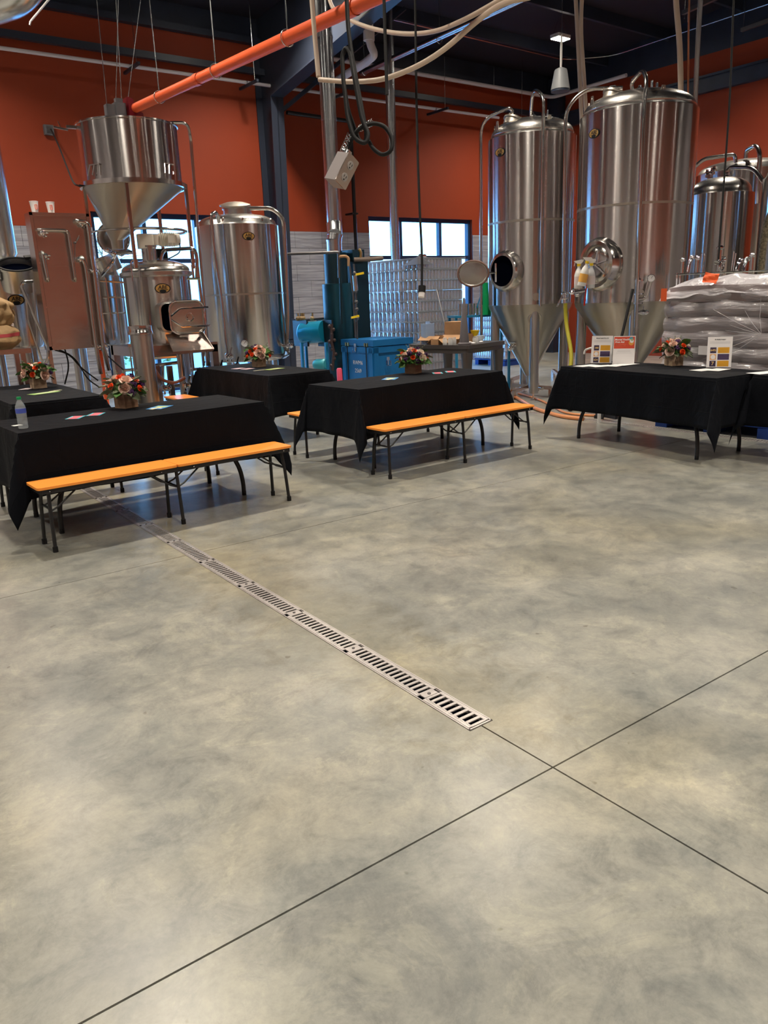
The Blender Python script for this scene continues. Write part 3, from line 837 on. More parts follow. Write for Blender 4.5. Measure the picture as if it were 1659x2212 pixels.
def text_mesh(txt, size, ext=.0004, bold=0, align='CENTER', shear=0):
    c = bpy.data.curves.new('lettering', 'FONT'); c.body = txt; c.size = size; c.extrude = ext; c.align_x = align; c.align_y = 'CENTER'
    c.offset = bold; c.resolution_u = 2; c.shear = shear
    o = bpy.data.objects.new('tmp', c); me = bpy.data.meshes.new_from_object(o); bpy.data.objects.remove(o); bpy.data.curves.remove(c); return me
def letter(txt, size, mt, parent, M, name='lettering', bold=.0, **k):
    me = text_mesh(txt, size, bold=bold*size, **k); me.transform(M); me.materials.clear(); me.materials.append(mt)
    o = bpy.data.objects.new(name, me); COL.objects.link(o); o.parent = parent; return o
# signs: acrylic holders leaning back, facing -X towards the camera side
def sign(label, p, rz, kind):
    w, h = .216, .282; tilt = R(10)
    t = thing('table_sign', label, 'sign', (p.x, p.y, TT), rz)
    Mx = Matrix.Translation((0,.0,.003)) @ Matrix.Rotation(PI/2-tilt, 4, 'X')      # sheet plane: x right, y up
    part('holder', MB().box((0,h/2,-.004), (w+.006,h+.004,.003), Mx).box((0,.035,.0015), (w+.006,.09,.004)), PET, t, smooth=False)
    part('sheet', MB().box((0,h/2,0), (w,h,.002), Mx), PAPER, t, smooth=False)
    def rect(x, y, ww, hh, c, name='print'):
        part(name, MB().box((x,y,.0013), (ww,hh,.0006), Mx), ink(c), t, smooth=False)
    T = lambda x, y: Mx @ Matrix.Translation((x, y, .0022))
    NV, GO, PU = (.035,.02,.06), (.72,.36,.02), (.06,.035,.10)
    if kind in (0, 2):
        letter(['Mental Health First Aid', '', 'Be Ready Project'][kind], .0135, ink((.02,.02,.03)), t, T(0, h-.025), bold=.02)
        for q in range(3): rect(0, h-.045-.008*q, w*.82, .0018, (.45,.45,.48))
        nums = [('180','624'), None, ('64%','7')][kind]
        for row in range(3):
            y = .158-row*.062
            if row == 1:
                rect(-.055, y, .054, .054, (.72,.40,.16)); c = MB().cyl((-.055,y,.0018), (-.055,y,.0026), .021, n=20); c.add([(-.045,y-.016,.0026),(-.034,y-.024,.0026),(-.040,y-.008,.0026)], [(0,1,2)])
                for i_, v in enumerate(c.v): c.v[i_] = tuple(Mx @ Vector(v))
                part('speech_bubble', c, PAPER, t); rect(.035, y, .10, .054, PU)
                for q in range(5): rect(.035, y+.018-.009*q, .08, .0014, (.22,.20,.30))
            else:
                rect(-.055, y, .054, .054, NV); letter(nums[0 if row == 0 else 1], .028 if kind == 0 or row == 0 else .045, ink((.80,.55,.20)), t, T(-.055, y), bold=.015)
                rect(.035, y, .10, .054, GO)
                for q in range(6): rect(.035, y+.020-.008*q, .085, .0014, (.35,.17,.02))
    else:
        rect(0, h-.066, w*.94, .118, (.62,.07,.03))
        letter('Mental Health', .026, PAPER, t, T(-.02, h-.035), bold=.025, shear=.1)
        letter('First Aid', .026, PAPER, t, T(-.046, h-.060), bold=.025, shear=.1)
        for q in range(2): rect(-.035, h-.085-.012*q, .10, .002, (.75,.35,.28))
        def disc(x, y, r, c, zz):
            d = MB().cyl((x,y,zz), (x,y,zz+.0005), r, n=20)
            for i_, v in enumerate(d.v): d.v[i_] = tuple(Mx @ Vector(v))
            part('print', d, ink(c), t)
        disc(.066, h-.030, .021, (.08,.30,.40), .0017); disc(.068, h-.068, .026, (.70,.30,.05), .0018); disc(.072, h-.050, .020, (.78,.76,.76), .0024); disc(.074, h-.038, .012, (.35,.40,.2), .003)
        rect(0, .135, .13, .002, (.45,.45,.48)); rect(0, .127, .13, .002, (.45,.45,.48)); rect(0, .112, .15, .0018, (.5,.5,.52))
    return t
sign('printed sign with 180 and 624, leftmost of the three on the table', onT(1298, 785), R(-62), 0)
sign('printed sign with an orange red header, middle of the three signs', onT(1346, 787), R(-58), 1)
sign('printed sign with 64% and 7, right of the flowers', onT(1552, 794), R(-56), 2)

# water bottle
t = thing('water_bottle', 'clear plastic water bottle with green cap on the front left table', 'bottle', onT(51, 925))
H = .205
prof = [(.028,0),(.032,.006),(.031,.03),(.033,.04),(.031,.05),(.033,.06),(.031,.07),(.033,.08),(.0315,.09),(.033,.10),(.033,.135),(.030,.15),(.022,.17),(.013,.185),(.0125,.195)]
part('body', MB().lathe(prof, 24), PETB, t)
part('cap', MB().lathe([(.0145,.193),(.0145,.208),(.013,.21)], 20), GREEN, t)
part('label_band', MB().lathe([(.0336,.103),(.0336,.133)], 24, cap0=False, cap1=False), mat('bottle_band', (.08,.12,.55), .4), t)
# ================================================================ stainless vessels
def surf(th, r, z):
    c, s = math.cos(th), math.sin(th)
    return Matrix(((-s,0,c,r*c),(c,0,s,r*s),(0,1,0,z),(0,0,0,1)))
def facing(c): return math.atan2(-c[1], -c[0])
def pol(th, r, z): return Vector((r*math.cos(th), r*math.sin(th), z))
def clamp_at(mb, M, r=.032, t=.012):
    """tri-clamp ferrule with its wing nut, axis = local z of M"""
    mb.lathe([(r*.6,-t*2),(r,-t*.5),(r,t*.5),(r*.6,t*2)], 12, M)
    mb.box((r*1.25,0,0), (r*.7,r*.35,r*.35), M); mb.ball(tuple((M @ Vector((r*1.6,0,0)))), r*.28, 6, 4)
def valve(parent, M, s=1.0, world=False):
    """butterfly valve with lever on a short stub, axis = local z"""
    b = MB(); b.lathe([(.018*s,0),(.018*s,.05*s)], 10, M); clamp_at(b, M @ Matrix.Translation((0,0,.05*s)), .03*s)
    b.lathe([(.034*s,.06*s),(.034*s,.085*s)], 12, M); clamp_at(b, M @ Matrix.Translation((0,0,.10*s)), .03*s)
    b.lathe([(.02*s,.10*s),(.02*s,.13*s)], 10, M)
    v = part('valve', b, CHROME, parent, world=world)
    h = MB(); o = M @ Matrix.Translation((0,.035*s,.072*s))
    h.lathe([(.008*s,0),(.008*s,.03*s)], 8, o @ Matrix.Rotation(-PI/2, 4, 'X'))
    h.box((.045*s,.03*s,0), (.11*s,.010*s,.016*s), o); part('valve_handle', h, CHROME, v, world=world); return v
def badge(parent, th, r, z, s=.062, label=None):
    M = surf(th, r+.004, z)
    b = MB(); el = [(s*math.cos(2*PI*k/28), s*.62*math.sin(2*PI*k/28)) for k in range(28)]
    b.prism(el, 0, .003, M); o = part('badge', b, BLACKR, parent, label='oval black and gold maker badge')
    b = MB(); b.prism([(x*.86, y*.84) for x, y in el], .003, .0042, M); part('badge_field', b, GOLD, o)
    b = MB(); b.box((0,-s*.16,.005), (s*1.35,s*.05,.001), M); b.prism([(x*.45, y*.30-s*.34) for x, y in el], .0042, .0052, M); part('badge_line', b, BLACKR, o, smooth=False)
    me = text_mesh('ABE', s*.66, .0006, .0012, shear=.15); me.transform(M @ Matrix.Translation((0, s*.12, .0052))); me.materials.clear(); me.materials.append(BLACKR)
    q = bpy.data.objects.new('lettering', me); COL.objects.link(q); q.parent = o
    return o
def gauge(parent, M, r=.045, name='gauge'):
    b = MB(); b.lathe([(r*.35,-.06),(r*.35,0),(r,0),(r,.03),(r*.88,.034)], 20, M, cap1=False); g = part(name, b, CHROME, parent)
    b = MB(); b.lathe([(0.001,.028),(r*.88,.028)], 20, M, cap0=False, cap1=False); part('dial', b, PAPER, g, fix=False)
    b = MB(); b.box((0,r*.25,.030), (r*.08,r*.8,.001), M @ Matrix.Rotation(-.6, 4, 'Z')); part('needle', b, BLACKR, g, smooth=False)
    return g
def dome_prof(R, z0, h, lip=.02):
    p = [(R, z0-.03), (R+lip*.3, z0-.03), (R*.985, z0)]
    for k in range(9):
        a = k/8*PI/2; p.append((R*.97*math.cos(a)**.75 if k < 8 else .01, z0+.02+h*math.sin(a)))
    return p

def fermenter(label, c, R, zc, za, zr, dh, open_door, man_ph, man_z, badge_ph, badge_z, band_z, legph, world_pipes, leg_r=.066, legs=(0,90,180,270), group=None):
    f = facing(c)
    t = thing('fermenter_tank', label, 'tank', (c[0], c[1], 0), 0, group)
    sh = MB(); sh.lathe([(R,zc),(R,band_z-.015),(R,band_z+.015),(R,zr)], 72, cap0=False, cap1=False)
    shell = part('shell', sh, STEEL, t, fix=False)
    b = MB(); b.lathe([(R+.0015,band_z-.014),(R+.0015,band_z+.014)], 72, cap0=False, cap1=False); part('weld_band', b, STEELM, t, fix=False)
    b = MB(); b.lathe([(.035,za),(.05,za),(R-.012,zc-.05),(R,zc)], 64, cap1=False); part('cone', b, steel_cone, t)
    b = MB(); b.lathe([(R-.001,zr),(R-.03,zr+.006),(R-.04,zr+.035),(R-.035,zr+.05)]+[(max((R-.045)*math.cos(a)**.8, .01), zr+.055+dh*math.sin(a)) for a in [k/9*PI/2 for k in range(10)]], 64, cap0=False)
    part('dome', b, DOMEM, t)
    for a in legs:
        th = f+R_(legph+a); p = pol(th, R-.10, 0)
        ztop = zc-.10
        lg = part('leg', MB().lathe([(leg_r,.10),(leg_r,ztop),(leg_r*.9,ztop+.03),(leg_r*.5,ztop+.05)], 24, Matrix.Translation(p)), STEEL2, t)
        part('foot', MB().lathe([(.045,0),(.045,.012),(.014,.016),(.014,.105)], 12, Matrix.Translation(p)), CHROME, lg)
        if a == 0:
            M = surf(th, R-.095, zc-.185)
            part('leg_pad', MB().lathe([(.098,-.004),(.09,.010)], 24, M @ Matrix.Rotation(R_(28.7), 4, 'X') @ Matrix.Translation((0,0,.0))), steel_cone, t)
    # bottom outlet
    b = MB(); b.cyl((0,0,za-.10),(0,0,za+.01),.03,n=12); b.tube(arc_pts([(0,0,za-.08),(0,0,.16),tuple(pol(f+.6,.35,.14))],.08),.025,10); part('outlet_pipe', b, TUBE, t)
    # manway
    M = surf(f+R_(man_ph), R-.005, man_z) 
    b = MB(); rr, hh = (.205, .225) if open_door else (.235, .265)
    ell = lambda s, z: [(rr*s*math.cos(2*PI*k/36), hh*s*math.sin(2*PI*k/36), z) for k in range(36)]
    rings = [ell(1.30,-.05), ell(1.16,.055), ell(1.05,.085), ell(.90,.09), ell(.86,.06), ell(.86,-.04)]
    vs = sum(rings, []); fs = [(j*36+k, j*36+(k+1)%36, (j+1)*36+(k+1)%36, (j+1)*36+k) for j in range(5) for k in range(36)]
    b.add(vs, fs, M); mw = part('manway_ring', b, TUBE, t)
    b = MB(); b.add(ell(.88,.065 if open_door else .035), [tuple(range(36))], M)
    part('manway_opening', b, VOID if open_door else STEELM, mw)
    if not open_door:
        b = MB(); b.add(sum([ell(.86,.05), ell(.80,.062), ell(.45,.075), ell(.02,.078)], []), [(j*36+k, j*36+(k+1)%36, (j+1)*36+(k+1)%36, (j+1)*36+k) for j in range(3) for k in range(36)], M)
        d = part('manway_door', b, TUBE, mw)
        b = MB()
        for a in (80, 200, 320, 15): b.beam(M @ Vector((0,0,.10)), M @ Vector((.17*math.cos(R_(a)), .17*math.sin(R_(a)), .085)), .014, .014)
        b.cyl(M @ Vector((0,0,.07)), M @ Vector((0,0,.15)), .018); part('door_spider', b, CHROME, d)
    # sample valve and temperature port above the cone
    M = surf(f+R_(man_ph+42), R, zc+.10); b = MB(); b.lathe([(.045,0),(.04,.03),(.05,.035),(.05,.05)], 16, M); part('port', b, STEELM, t)
    M = surf(f+R_(man_ph-8), R*.50, (zc+za)/2-.02) @ Matrix.Rotation(R_(35), 4, 'X'); valve(t, M, 1.2)
    badge(t, f+R_(badge_ph), R, badge_z, .088)
    # top: small manway neck, lifting lugs, relief valves
    M = Matrix.Translation(pol(f-R_(50), R*.58, zr+dh*.72)) @ Matrix.Rotation(-.35, 4, Vector((-math.sin(f-.9), math.cos(f-.9), 0)).normalized())
    b = MB(); b.lathe([(.125,0),(.125,.07),(.14,.075),(.14,.095)], 24, M); nk = part('top_neck', b, STEELM, t)
    b = MB(); b.tube(arc_pts([tuple(M @ Vector((-.07,-.05,.095))), tuple(M @ Vector((-.07,-.05,.15))), tuple(M @ Vector((-.07,.05,.15))), tuple(M @ Vector((-.07,.05,.095)))], .02), .006, 6); part('handle', b, CHROME, nk)
    for a, rr_2 in ((-95,.86),(28,.80),(-60,.90)):
        th = f+R_(a); M = Matrix.Translation(pol(th, R*rr_2, zr+.05+dh*.35)) @ Matrix.Rotation(th+PI/2, 4, 'Z')
        b = MB(); b.add([(-.045,0,-.03),(.045,0,-.03),(.02,0,.09),(-.02,0,.09),(-.045,.012,-.03),(.045,.012,-.03),(.02,.012,.09),(-.02,.012,.09)], [(0,1,2,3),(7,6,5,4),(0,4,5,1),(1,5,6,2),(2,6,7,3),(3,7,4,0)], M)
        b.ball(tuple(M @ Vector((0,.006,.055))), .013, 8, 5); part('lifting_lug', b, STEELM, t, smooth=False)
    b = MB(); b.lathe([(.02,0),(.02,.10)], 10, Matrix.Translation((0,0,zr+dh+.04))); clamp_at(b, Matrix.Translation((0,0,zr+dh+.10)), .04)
    q = pol(f+R_(60), .16, zr+dh); b.cyl(q, q+Vector((0,0,.16)), .016); q = pol(f+R_(90), .20, zr+dh-.01); b.cyl(q, q+Vector((0,0,.16)), .016)
    part('relief_valve', b, CHROME, t)
    for name, pts, r in world_pipes:
        b = MB(); b.tube(arc_pts(pts, .22, 8), r, 12); pp_ = part(name, b, TUBE, t, world=True)
    return t
R_ = math.radians
steel_cone = steel_tank('brushed_cone_steel', (.48,.45,.40), .30, .95, .2)
STEEL2 = steel_tank('brushed_leg_steel', (.56,.54,.52), .28, .6, .05)
DOMEM = mat('dome_steel', (.60,.58,.55), .27, 1, bump=(5,.15))

c1 = (8.60, 7.93); D1 = math.hypot(*c1); f1 = facing(c1)
def col_w(c, ph, r, z): f = facing(c); return Vector((c[0]+r*math.cos(f+R_(ph)), c[1]+r*math.sin(f+R_(ph)), z))
z1r = 3.50
pipes1 = [('spray_pipe', [col_w(c1,-55,.30,z1r+.30), col_w(c1,-55,.36,z1r+.38), col_w(c1,-93,.70,z1r+.30), col_w(c1,-93,.70,.75)], .022),
          ('blow_off_pipe', [col_w(c1,12,.10,z1r+.20), col_w(c1,12,.16,z1r+.52), col_w(c1,12,.68,z1r+.50), col_w(c1,12,.68,1.42)], .022)]
pipes1[1] = ('blow_off_pipe', [col_w(c1,-8,.14,z1r+.28), col_w(c1,0,.35,z1r+.55), col_w(c1,12,.68,z1r+.40), col_w(c1,12,.68,1.30)], .022)
F1 = fermenter('left tall conical fermenter with its round manway standing open', c1, .597, 1.325, .30, z1r, .20, True, -34, 1.78, -44, 3.30, 2.42, 8, pipes1)
# open manway door swung out to the left
dl = at(1022, 591, D=10.9) - Vector((c1[0], c1[1], 0))
M = Matrix.Translation(dl) @ Matrix.Rotation(R_(8), 4, 'Z') @ Matrix.Rotation(PI/2, 4, 'X')
fd = facing((8.1, 7.3)); n_ = Vector((math.cos(fd), math.sin(fd), 0)); u_ = Vector((0,0,1)); r_ = u_.cross(n_)
M = Matrix(((r_.x,u_.x,n_.x,dl.x),(r_.y,u_.y,n_.y,dl.y),(0,1,0,dl.z),(0,0,0,1)))
b = MB(); e = lambda s, z: [(.215*s*math.cos(2*PI*k/36), .172*s*math.sin(2*PI*k/36), z) for k in range(36)]
b.add(sum([e(.02,.012), e(.5,.008), e(.84,.0), e(.9,.012), e(.9,-.02), e(.3,-.03), e(.02,-.03)], []), [(j*36+k, j*36+(k+1)%36, (j+1)*36+(k+1)%36, (j+1)*36+k) for j in range(6) for k in range(36)], M)
dr = part('manway_door', b, DOMEM, F1, label='round manway door swung open on the left')
b = MB(); b.tube([tuple(M @ Vector((.205*math.cos(2*PI*k/36), .163*math.sin(2*PI*k/36), .0))) for k in range(36)], .014, 8, closed=True); part('gasket', b, mat('gasket_rubber', (.16,.09,.07), .5), dr)
b = MB(); b.tube([tuple(M @ Vector((.20,.0,-.02))), tuple(M @ Vector((.30,.0,-.05)))], .012, 8); b.tube([tuple(M @ Vector((.30,.12,-.05))), tuple(M @ Vector((.30,-.12,-.05)))], .014, 8); part('hinge', b, CHROME, dr)

c2 = (8.92, 6.46); z2r = 3.55
pipes2 = [('spray_pipe', [at(1345,190,D=10.8), at(1262,192,D=10.8), at(1222,235,D=10.75), at(1217,640,D=10.75)], .024),
          ('blow_off_pipe', [at(1366,198,D=10.7), at(1364,178,D=10.7), at(1388,150,D=10.5), at(1398,172,D=10.22), at(1390,235,D=10.20), at(1374,700,D=10.20), at(1370,760,D=10.20)], .024)]
F2 = fermenter('larger right conical fermenter, its manway shut and spray bottles hanging on it', c2, .71, 1.325, .28, z2r, .20, False, -33, 1.79, -45, 3.31, 2.47, 6, pipes2)
# hose, valves and sight gauge on the second tank
fM = surf(facing(c2)+R_(6), .80, 1.36)
b = MB(); b.tube(arc_pts([fM @ Vector((0,.0,0)), fM @ Vector((.10,.0,0)), fM @ Vector((.15,.22,0))], .08), .022, 10); part('elbow', b, TUBE, F2)
gauge(F2, fM @ Matrix.Translation((.15,.24,0)), .045)
b = MB()
for dz_ in (-.05,.06,.22): clamp_at(b, fM @ Matrix.Translation((0,dz_-.0,0)) @ Matrix.Rotation(PI/2,4,'X'), .04)
part('clamps', b, CHROME, F2)
valve(F2, surf(facing(c2)+R_(6), .80, 1.20) @ Matrix.Rotation(PI/2, 4, 'Y'), 1.1)
p0 = at(1222, 645, D=10.7)
hs = thing('drain_hose', 'yellow translucent hose hanging between the two fermenters', 'hose', (p0.x, p0.y, 0))
b = MB(); b.tube(arc_pts([at(1221,655,D=10.68), at(1223,700,D=10.68), at(1236,770,D=10.5), at(1228,820,D=10.4), (p0.x-.1, p0.y-.3, .03)], .2, 8), .026, 12); part('hose', b, YHOSE, hs, world=True)
vv = MB(); 
q = at(1219, 634, D=10.68); part('coupling', MB().cyl(q, q+Vector((0,0,-.12)), .034, n=12), CHROME, hs, world=True)
b = MB(); 
for dz_ in (0,-.06): clamp_at(b, Matrix.Translation(q+Vector((0,0,dz_))), .045)
b.beam(q+Vector((.0,.0,.02)), q+Vector((-.10,.03,-.16)), .012, .02); b.beam(q+Vector((.02,0,0)), q+Vector((.01,.02,-.18)), .012, .02); part('valve', b, CHROME, hs, world=True)
# crown of fittings between the tanks
q = at(1236, 632, D=10.4); b = MB(); 
clamp_at(b, Matrix.Translation(q), .04); clamp_at(b, Matrix.Translation(q+Vector((.05,-.04,-.03))), .035); b.ball(q+Vector((.03,0,.03)), .03); b.tube([q, q+Vector((.14,-.1,.02))], .02, 8)
part('side_fitting', b, CHROME, F2, world=True)

# spray bottles hanging from the shut manway
def spray(label, p, liq, lab_c, body_m, tiltd=0):
    t = thing('spray_bottle', label, 'spray bottle', p-Vector((0,0,.03)), facing((p.x,p.y))+PI/2, 'spray bottles hung on the manway')
    t.scale = (1.22,)*3
    if tiltd: t.rotation_euler[1] = R_(tiltd)
    b = MB(); b.lathe([(.038,0),(.040,.01),(.040,.13),(.030,.165),(.014,.20),(.014,.215)], 18); part('body', b, body_m, t)
    if liq: b = MB(); b.lathe([(.036,.004),(.0375,.10)], 16); part('liquid', b, liq, t)
    part('collar', MB().lathe([(.018,.212),(.018,.235)], 14), YELL, t)
    b = MB(); b.add([(-.05,-.014,.262),(.03,-.014,.275),(.045,-.014,.262),(.02,-.014,.235),(-.015,-.014,.235),(-.05,.014,.262),(.03,.014,.275),(.045,.014,.262),(.02,.014,.235),(-.015,.014,.235)],
        [(0,1,2,3,4),(9,8,7,6,5),(0,5,6,1),(1,6,7,2),(2,7,8,3),(3,8,9,4),(4,9,5,0)]); b.beam((-.035,0,.255),(-.045,0,.215),.012,.006); part('trigger_head', b, WHITE, t, smooth=False)
    part('bottle_label', MB().lathe([(.0405,.035),(.0405,.115)], 18, cap0=False, cap1=False), lab_c, t)
    return t
MILK = mat('milky_plastic', (.75,.75,.72), .35); LABW = mat('pale_label', (.70,.62,.62), .6); CLB = mat('clear_bottle', (.8,.82,.82), .15, alpha=.55)
spray('spray bottle at left on the manway, clear with a pale label', at(1249, 618, D=9.98), None, LABW, MILK)
spray('spray bottle in the middle, milky white and tilted', at(1256, 612, D=9.88), None, mat('orange_label', (.75,.40,.08), .5), MILK, 12)
spray('clear spray bottle at right with a pink printed label', at(1276, 617, D=9.95), None, LABW, CLB)
b = MB(); q = at(1271, 585, D=9.97); b.tube([q, at(1262,660,D=10.0)], .010, 6); part('red_strap', b, REDP, F2, world=True, label='red strap hanging from the manway')

def plain_tank(label, c, R, zb, zr, dh, pipes=(), nlegs=4, legz=None, dome_rim=True, name='brewing_tank', group=None):
    f = facing(c); t = thing(name, label, 'tank', (c[0], c[1], 0), 0, group)
    part('shell', MB().lathe([(R-.02,zb-.03),(R,zb),(R,zr)], 64, cap1=False), STEEL, t)
    b = MB(); b.lathe([(R-.001,zr),(R-.03,zr+.006),(R-.04,zr+.035)]+[(max((R-.045)*math.cos(a)**.8, .01), zr+.04+dh*math.sin(a)) for a in [k/9*PI/2 for k in range(10)]], 56, cap0=False); part('dome', b, DOMEM, t)
    for k in range(nlegs):
        a = f+R_(35)+k*2*PI/nlegs; p = pol(a, R-.09, 0)
        lg = part('leg', MB().lathe([(.045,.06),(.045,zb)], 16, Matrix.Translation(p)), STEEL2, t)
        part('foot', MB().lathe([(.05,0),(.05,.012),(.014,.016),(.014,.065)], 10, Matrix.Translation(p)), CHROME, lg)
    for nm, pts, r in pipes: part(nm, MB().tube(arc_pts(pts, .15, 7), r, 10), TUBE, t, world=True)
    return t
# right background tanks
c3, R3 = (11.15, 6.62), .47
t3 = plain_tank('bright tank with a flat white rim behind the wrapped sacks', c3, R3, .75, 2.74, .20,
    [('arched_pipe', [at(1569,372,D=13), at(1578,362,D=13), at(1628,362,D=12.7), at(1651,395,D=12.5), at(1654,420,D=12.5)], .03)])
b = MB()
for px, py in ((1527,375),(1537,372),(1541,368),(1570,378)):
    q = at(px, py+10, D=12.95); b.cyl(q, q+Vector((0,0,.12)), .022, n=10); clamp_at(b, Matrix.Translation(q+Vector((0,0,.07))), .038)
part('top_fittings', b, CHROME, t3, world=True)
c4, R4 = (13.1, 7.34), .78
t4 = plain_tank('tall tank at the far right with arched pipes over its dome', c4, R4, 1.0, 3.24, .16,
    [('arched_pipe', [at(1499,362,D=14.3), at(1520,343,D=14.3), at(1588,333,D=14.3), at(1589,352,D=14.3)], .03),
     ('blow_off_pipe', [at(1611,342,D=14.4), at(1612,325,D=14.4), at(1633,313,D=14.2), at(1642,330,D=14.1), at(1638,395,D=14.1), at(1636,440,D=14.1)], .035)])
c5 = (11.55, 5.35)
a5 = at(1641, 420, D=12.4); c5 = (a5.x+.62*math.sin(math.atan2(a5.y,a5.x))+.0, a5.y-.62*math.cos(math.atan2(a5.y,a5.x)))
t5 = plain_tank('tank cut off by the right picture edge', c5, .60, .9, 2.84, .2)
q = at(1655, 480, D=11.6)
b = MB(); b.tube(arc_pts([at(1668,455,D=11.6), at(1654,490,D=11.6), at(1645,560,D=11.6), at(1640,640,D=11.6)], .3), .045, 12)
solo('braided_hose', b, mat('woven_hose', (.28,.24,.16), .8, noise=(40,.7)), 'thick braided tan hose hanging by the right edge', 'hose', tuple(q), world=True)

# ---------------------------------------------------------------- brewhouse, left
ch = (5.44, 10.70); fh = facing(ch)
hlt = plain_tank('tall vertical tank with a temperature gauge, left of the grey column', ch, .60, .70, 2.55, .13,
   [('left_pipe', [at(473,480,D=11.4), at(468,458,D=11.3), at(456,462,D=11.25), at(462,540,D=11.25), at(478,640,D=11.25), at(492,775,D=11.25)], .024),
    ('overflow_pipe', [at(512,450,D=11.9), at(590,450,D=11.9), at(612,472,D=11.9), at(614,500,D=11.9), at(622,660,D=11.9), at(622,760,D=11.9)], .03)])
b = MB(); b.lathe([(.20,0),(.20,.12),(.215,.125),(.215,.145)], 32, Matrix.Translation((0,-.05,2.66))); part('top_neck', b, DOMEM, hlt)
b = MB(); b.lathe([(.22,0),(.22,.02),(.12,.05),(.01,.062)], 32, Matrix.Translation((-.03,-.05,2.83)) @ Matrix.Rotation(-.10, 4, 'Y') @ Matrix.Rotation(.18, 4, 'X')); part('top_lid', b, STEELM, hlt)
b = MB(); b.lathe([(.6015,1.60),(.6015,1.625)], 64, cap0=False, cap1=False); part('weld_band', b, STEELM, hlt, fix=False)
b = MB()
for a in (-20, 8, 40, 62): q = pol(fh+R_(a), .54, 2.58); b.box(tuple(q), (.03,.03,.07)); b.ball(q+Vector((0,0,.04)), .02, 8, 5)
part('dome_clamps', b, CHROME, hlt)
badge(hlt, fh+R_(14), .60, 2.38, .088)
gauge(hlt, surf(fh-R_(3), .60, .94), .052)
valve(hlt, surf(fh+R_(62), .60, .86), 1.3); valve(hlt, surf(fh-R_(60), .60, .80), 1.2)
b = MB(); b.tube(arc_pts([pol(fh+R_(25), .62, .74), pol(fh+R_(45), .66, .70), pol(fh+R_(75), .64, .72), pol(fh+R_(80), .63, .95)], .08), .016, 8); part('drip_rail', b, TUBE, hlt)

ck = (3.80, 9.79); fk = facing(ck); RK = .405
ket = plain_tank('mash kettle with a rectangular door swung open and a motor on its lid', ck, RK, 1.05, 1.84, .0, nlegs=4, name='mash_kettle')
b = MB(); b.lathe([(RK+.005,1.84),(RK+.035,1.86),(RK+.035,1.90),(RK+.0,1.92)]+[(max((RK+.01)*math.cos(a)**.85,.01), 1.92+.13*math.sin(a)) for a in [k/8*PI/2 for k in range(9)]], 56, cap0=False); part('lid', b, DOMEM, ket)
badge(ket, fk+R_(8), RK, 1.70, .095)
def W(px, py, D): return at(px, py, D=D)
# agitator motor on the neck
b = MB(); b.lathe([(.09,2.03),(.09,2.20),(.10,2.20),(.10,2.22)], 24, Matrix.Translation((-.06,0,0))); part('motor_neck', b, DOMEM, ket)
b = MB(); M = Matrix.Translation((-.08,0,2.29)) @ Matrix.Rotation(R_(-12), 4, 'Z')
b.rbox((-.01,0,-.02), (.19,.16,.17), .03, M=M); b.rbox((.11,0,0), (.10,.13,.13), .04, M=M); b.lathe([(.07,.15),(.078,.16),(.078,.36),(.068,.41),(.03,.42)], 20, M @ Matrix.Rotation(PI/2, 4, 'Y'))
for k in range(8): b.lathe([(.078,.178+.022*k),(.087,.181+.022*k),(.087,.186+.022*k),(.078,.189+.022*k)], 20, M @ Matrix.Rotation(PI/2, 4, 'Y'), False, False)
b.box((.30,-.085,.0), (.11,.05,.09), M=M); mt_ = part('agitator_motor', b, CREAM, ket)
b = MB(); b.tube([tuple(M @ Vector((.24+.02*math.cos(a),0,.10+.02*math.sin(a)))) for a in [2*PI*k/10 for k in range(10)]], .004, 5, closed=True); part('lifting_eye', b, CHROME, mt_)
b = MB(); b.tube(arc_pts([M @ Vector((.38,-.13,-.05)), M @ Vector((.38,-.14,-.16)), M @ Vector((.22,-.12,-.24)), M @ Vector((.12,0,-.22))], .06), .008, 6); part('motor_cable', b, DSTEEL, mt_)
b = MB(); b.rbox((.14,.10,2.13), (.14,.10,.12), .03); part('dark_box', b, BLACKR, ket)
# rectangular manway box with open door
Md = surf(fk+R_(20), RK-.02, 1.36)
def rrect(w, h, r, n=5):
    pts = []
    for cx, cy, a0 in ((w/2-r,h/2-r,0),(-w/2+r,h/2-r,PI/2),(-w/2+r,-h/2+r,PI),(w/2-r,-h/2+r,1.5*PI)):
        for k in range(n+1): a = a0+PI/2*k/n; pts.append((cx+r*math.cos(a), cy+r*math.sin(a)))
    return pts
def ring_solid(b, P, zs, M):
    n = len(P[0]); vs = sum([[(p[0],p[1],z) for p in ring] for ring, z in zip(P, zs)], [])
    b.add(vs, [(j*n+k, j*n+(k+1)%n, (j+1)*n+(k+1)%n, (j+1)*n+k) for j in range(len(P)-1) for k in range(n)], M)
b = MB(); ring_solid(b, [rrect(.40,.36,.09), rrect(.40,.36,.09), rrect(.36,.32,.08), rrect(.36,.32,.08)], [-.10,.13,.135,.05], Md); mwk = part('manway_box', b, DOMEM, ket)
b = MB(); b.add([(p[0],p[1],.07) for p in rrect(.36,.32,.08)], [tuple(range(24))], Md); part('manway_opening', b, VOID, mwk)
Mo = Md @ Matrix.Translation((.12,-.01,.19)) @ Matrix.Rotation(R_(-10), 4, 'Y')
b = MB(); ring_solid(b, [rrect(.43,.40,.10), rrect(.43,.40,.10), rrect(.39,.36,.09), rrect(.37,.34,.08), rrect(.24,.20,.05), rrect(.01,.01,.004)], [-.02,.02,.022,.004,.014,.016], Mo)
dr = part('manway_door', b, DOMEM, mwk)
b = MB(); b.tube([tuple(Mo @ Vector((p[0],p[1],.018))) for p in rrect(.42,.39,.10)], .012, 8, closed=True)
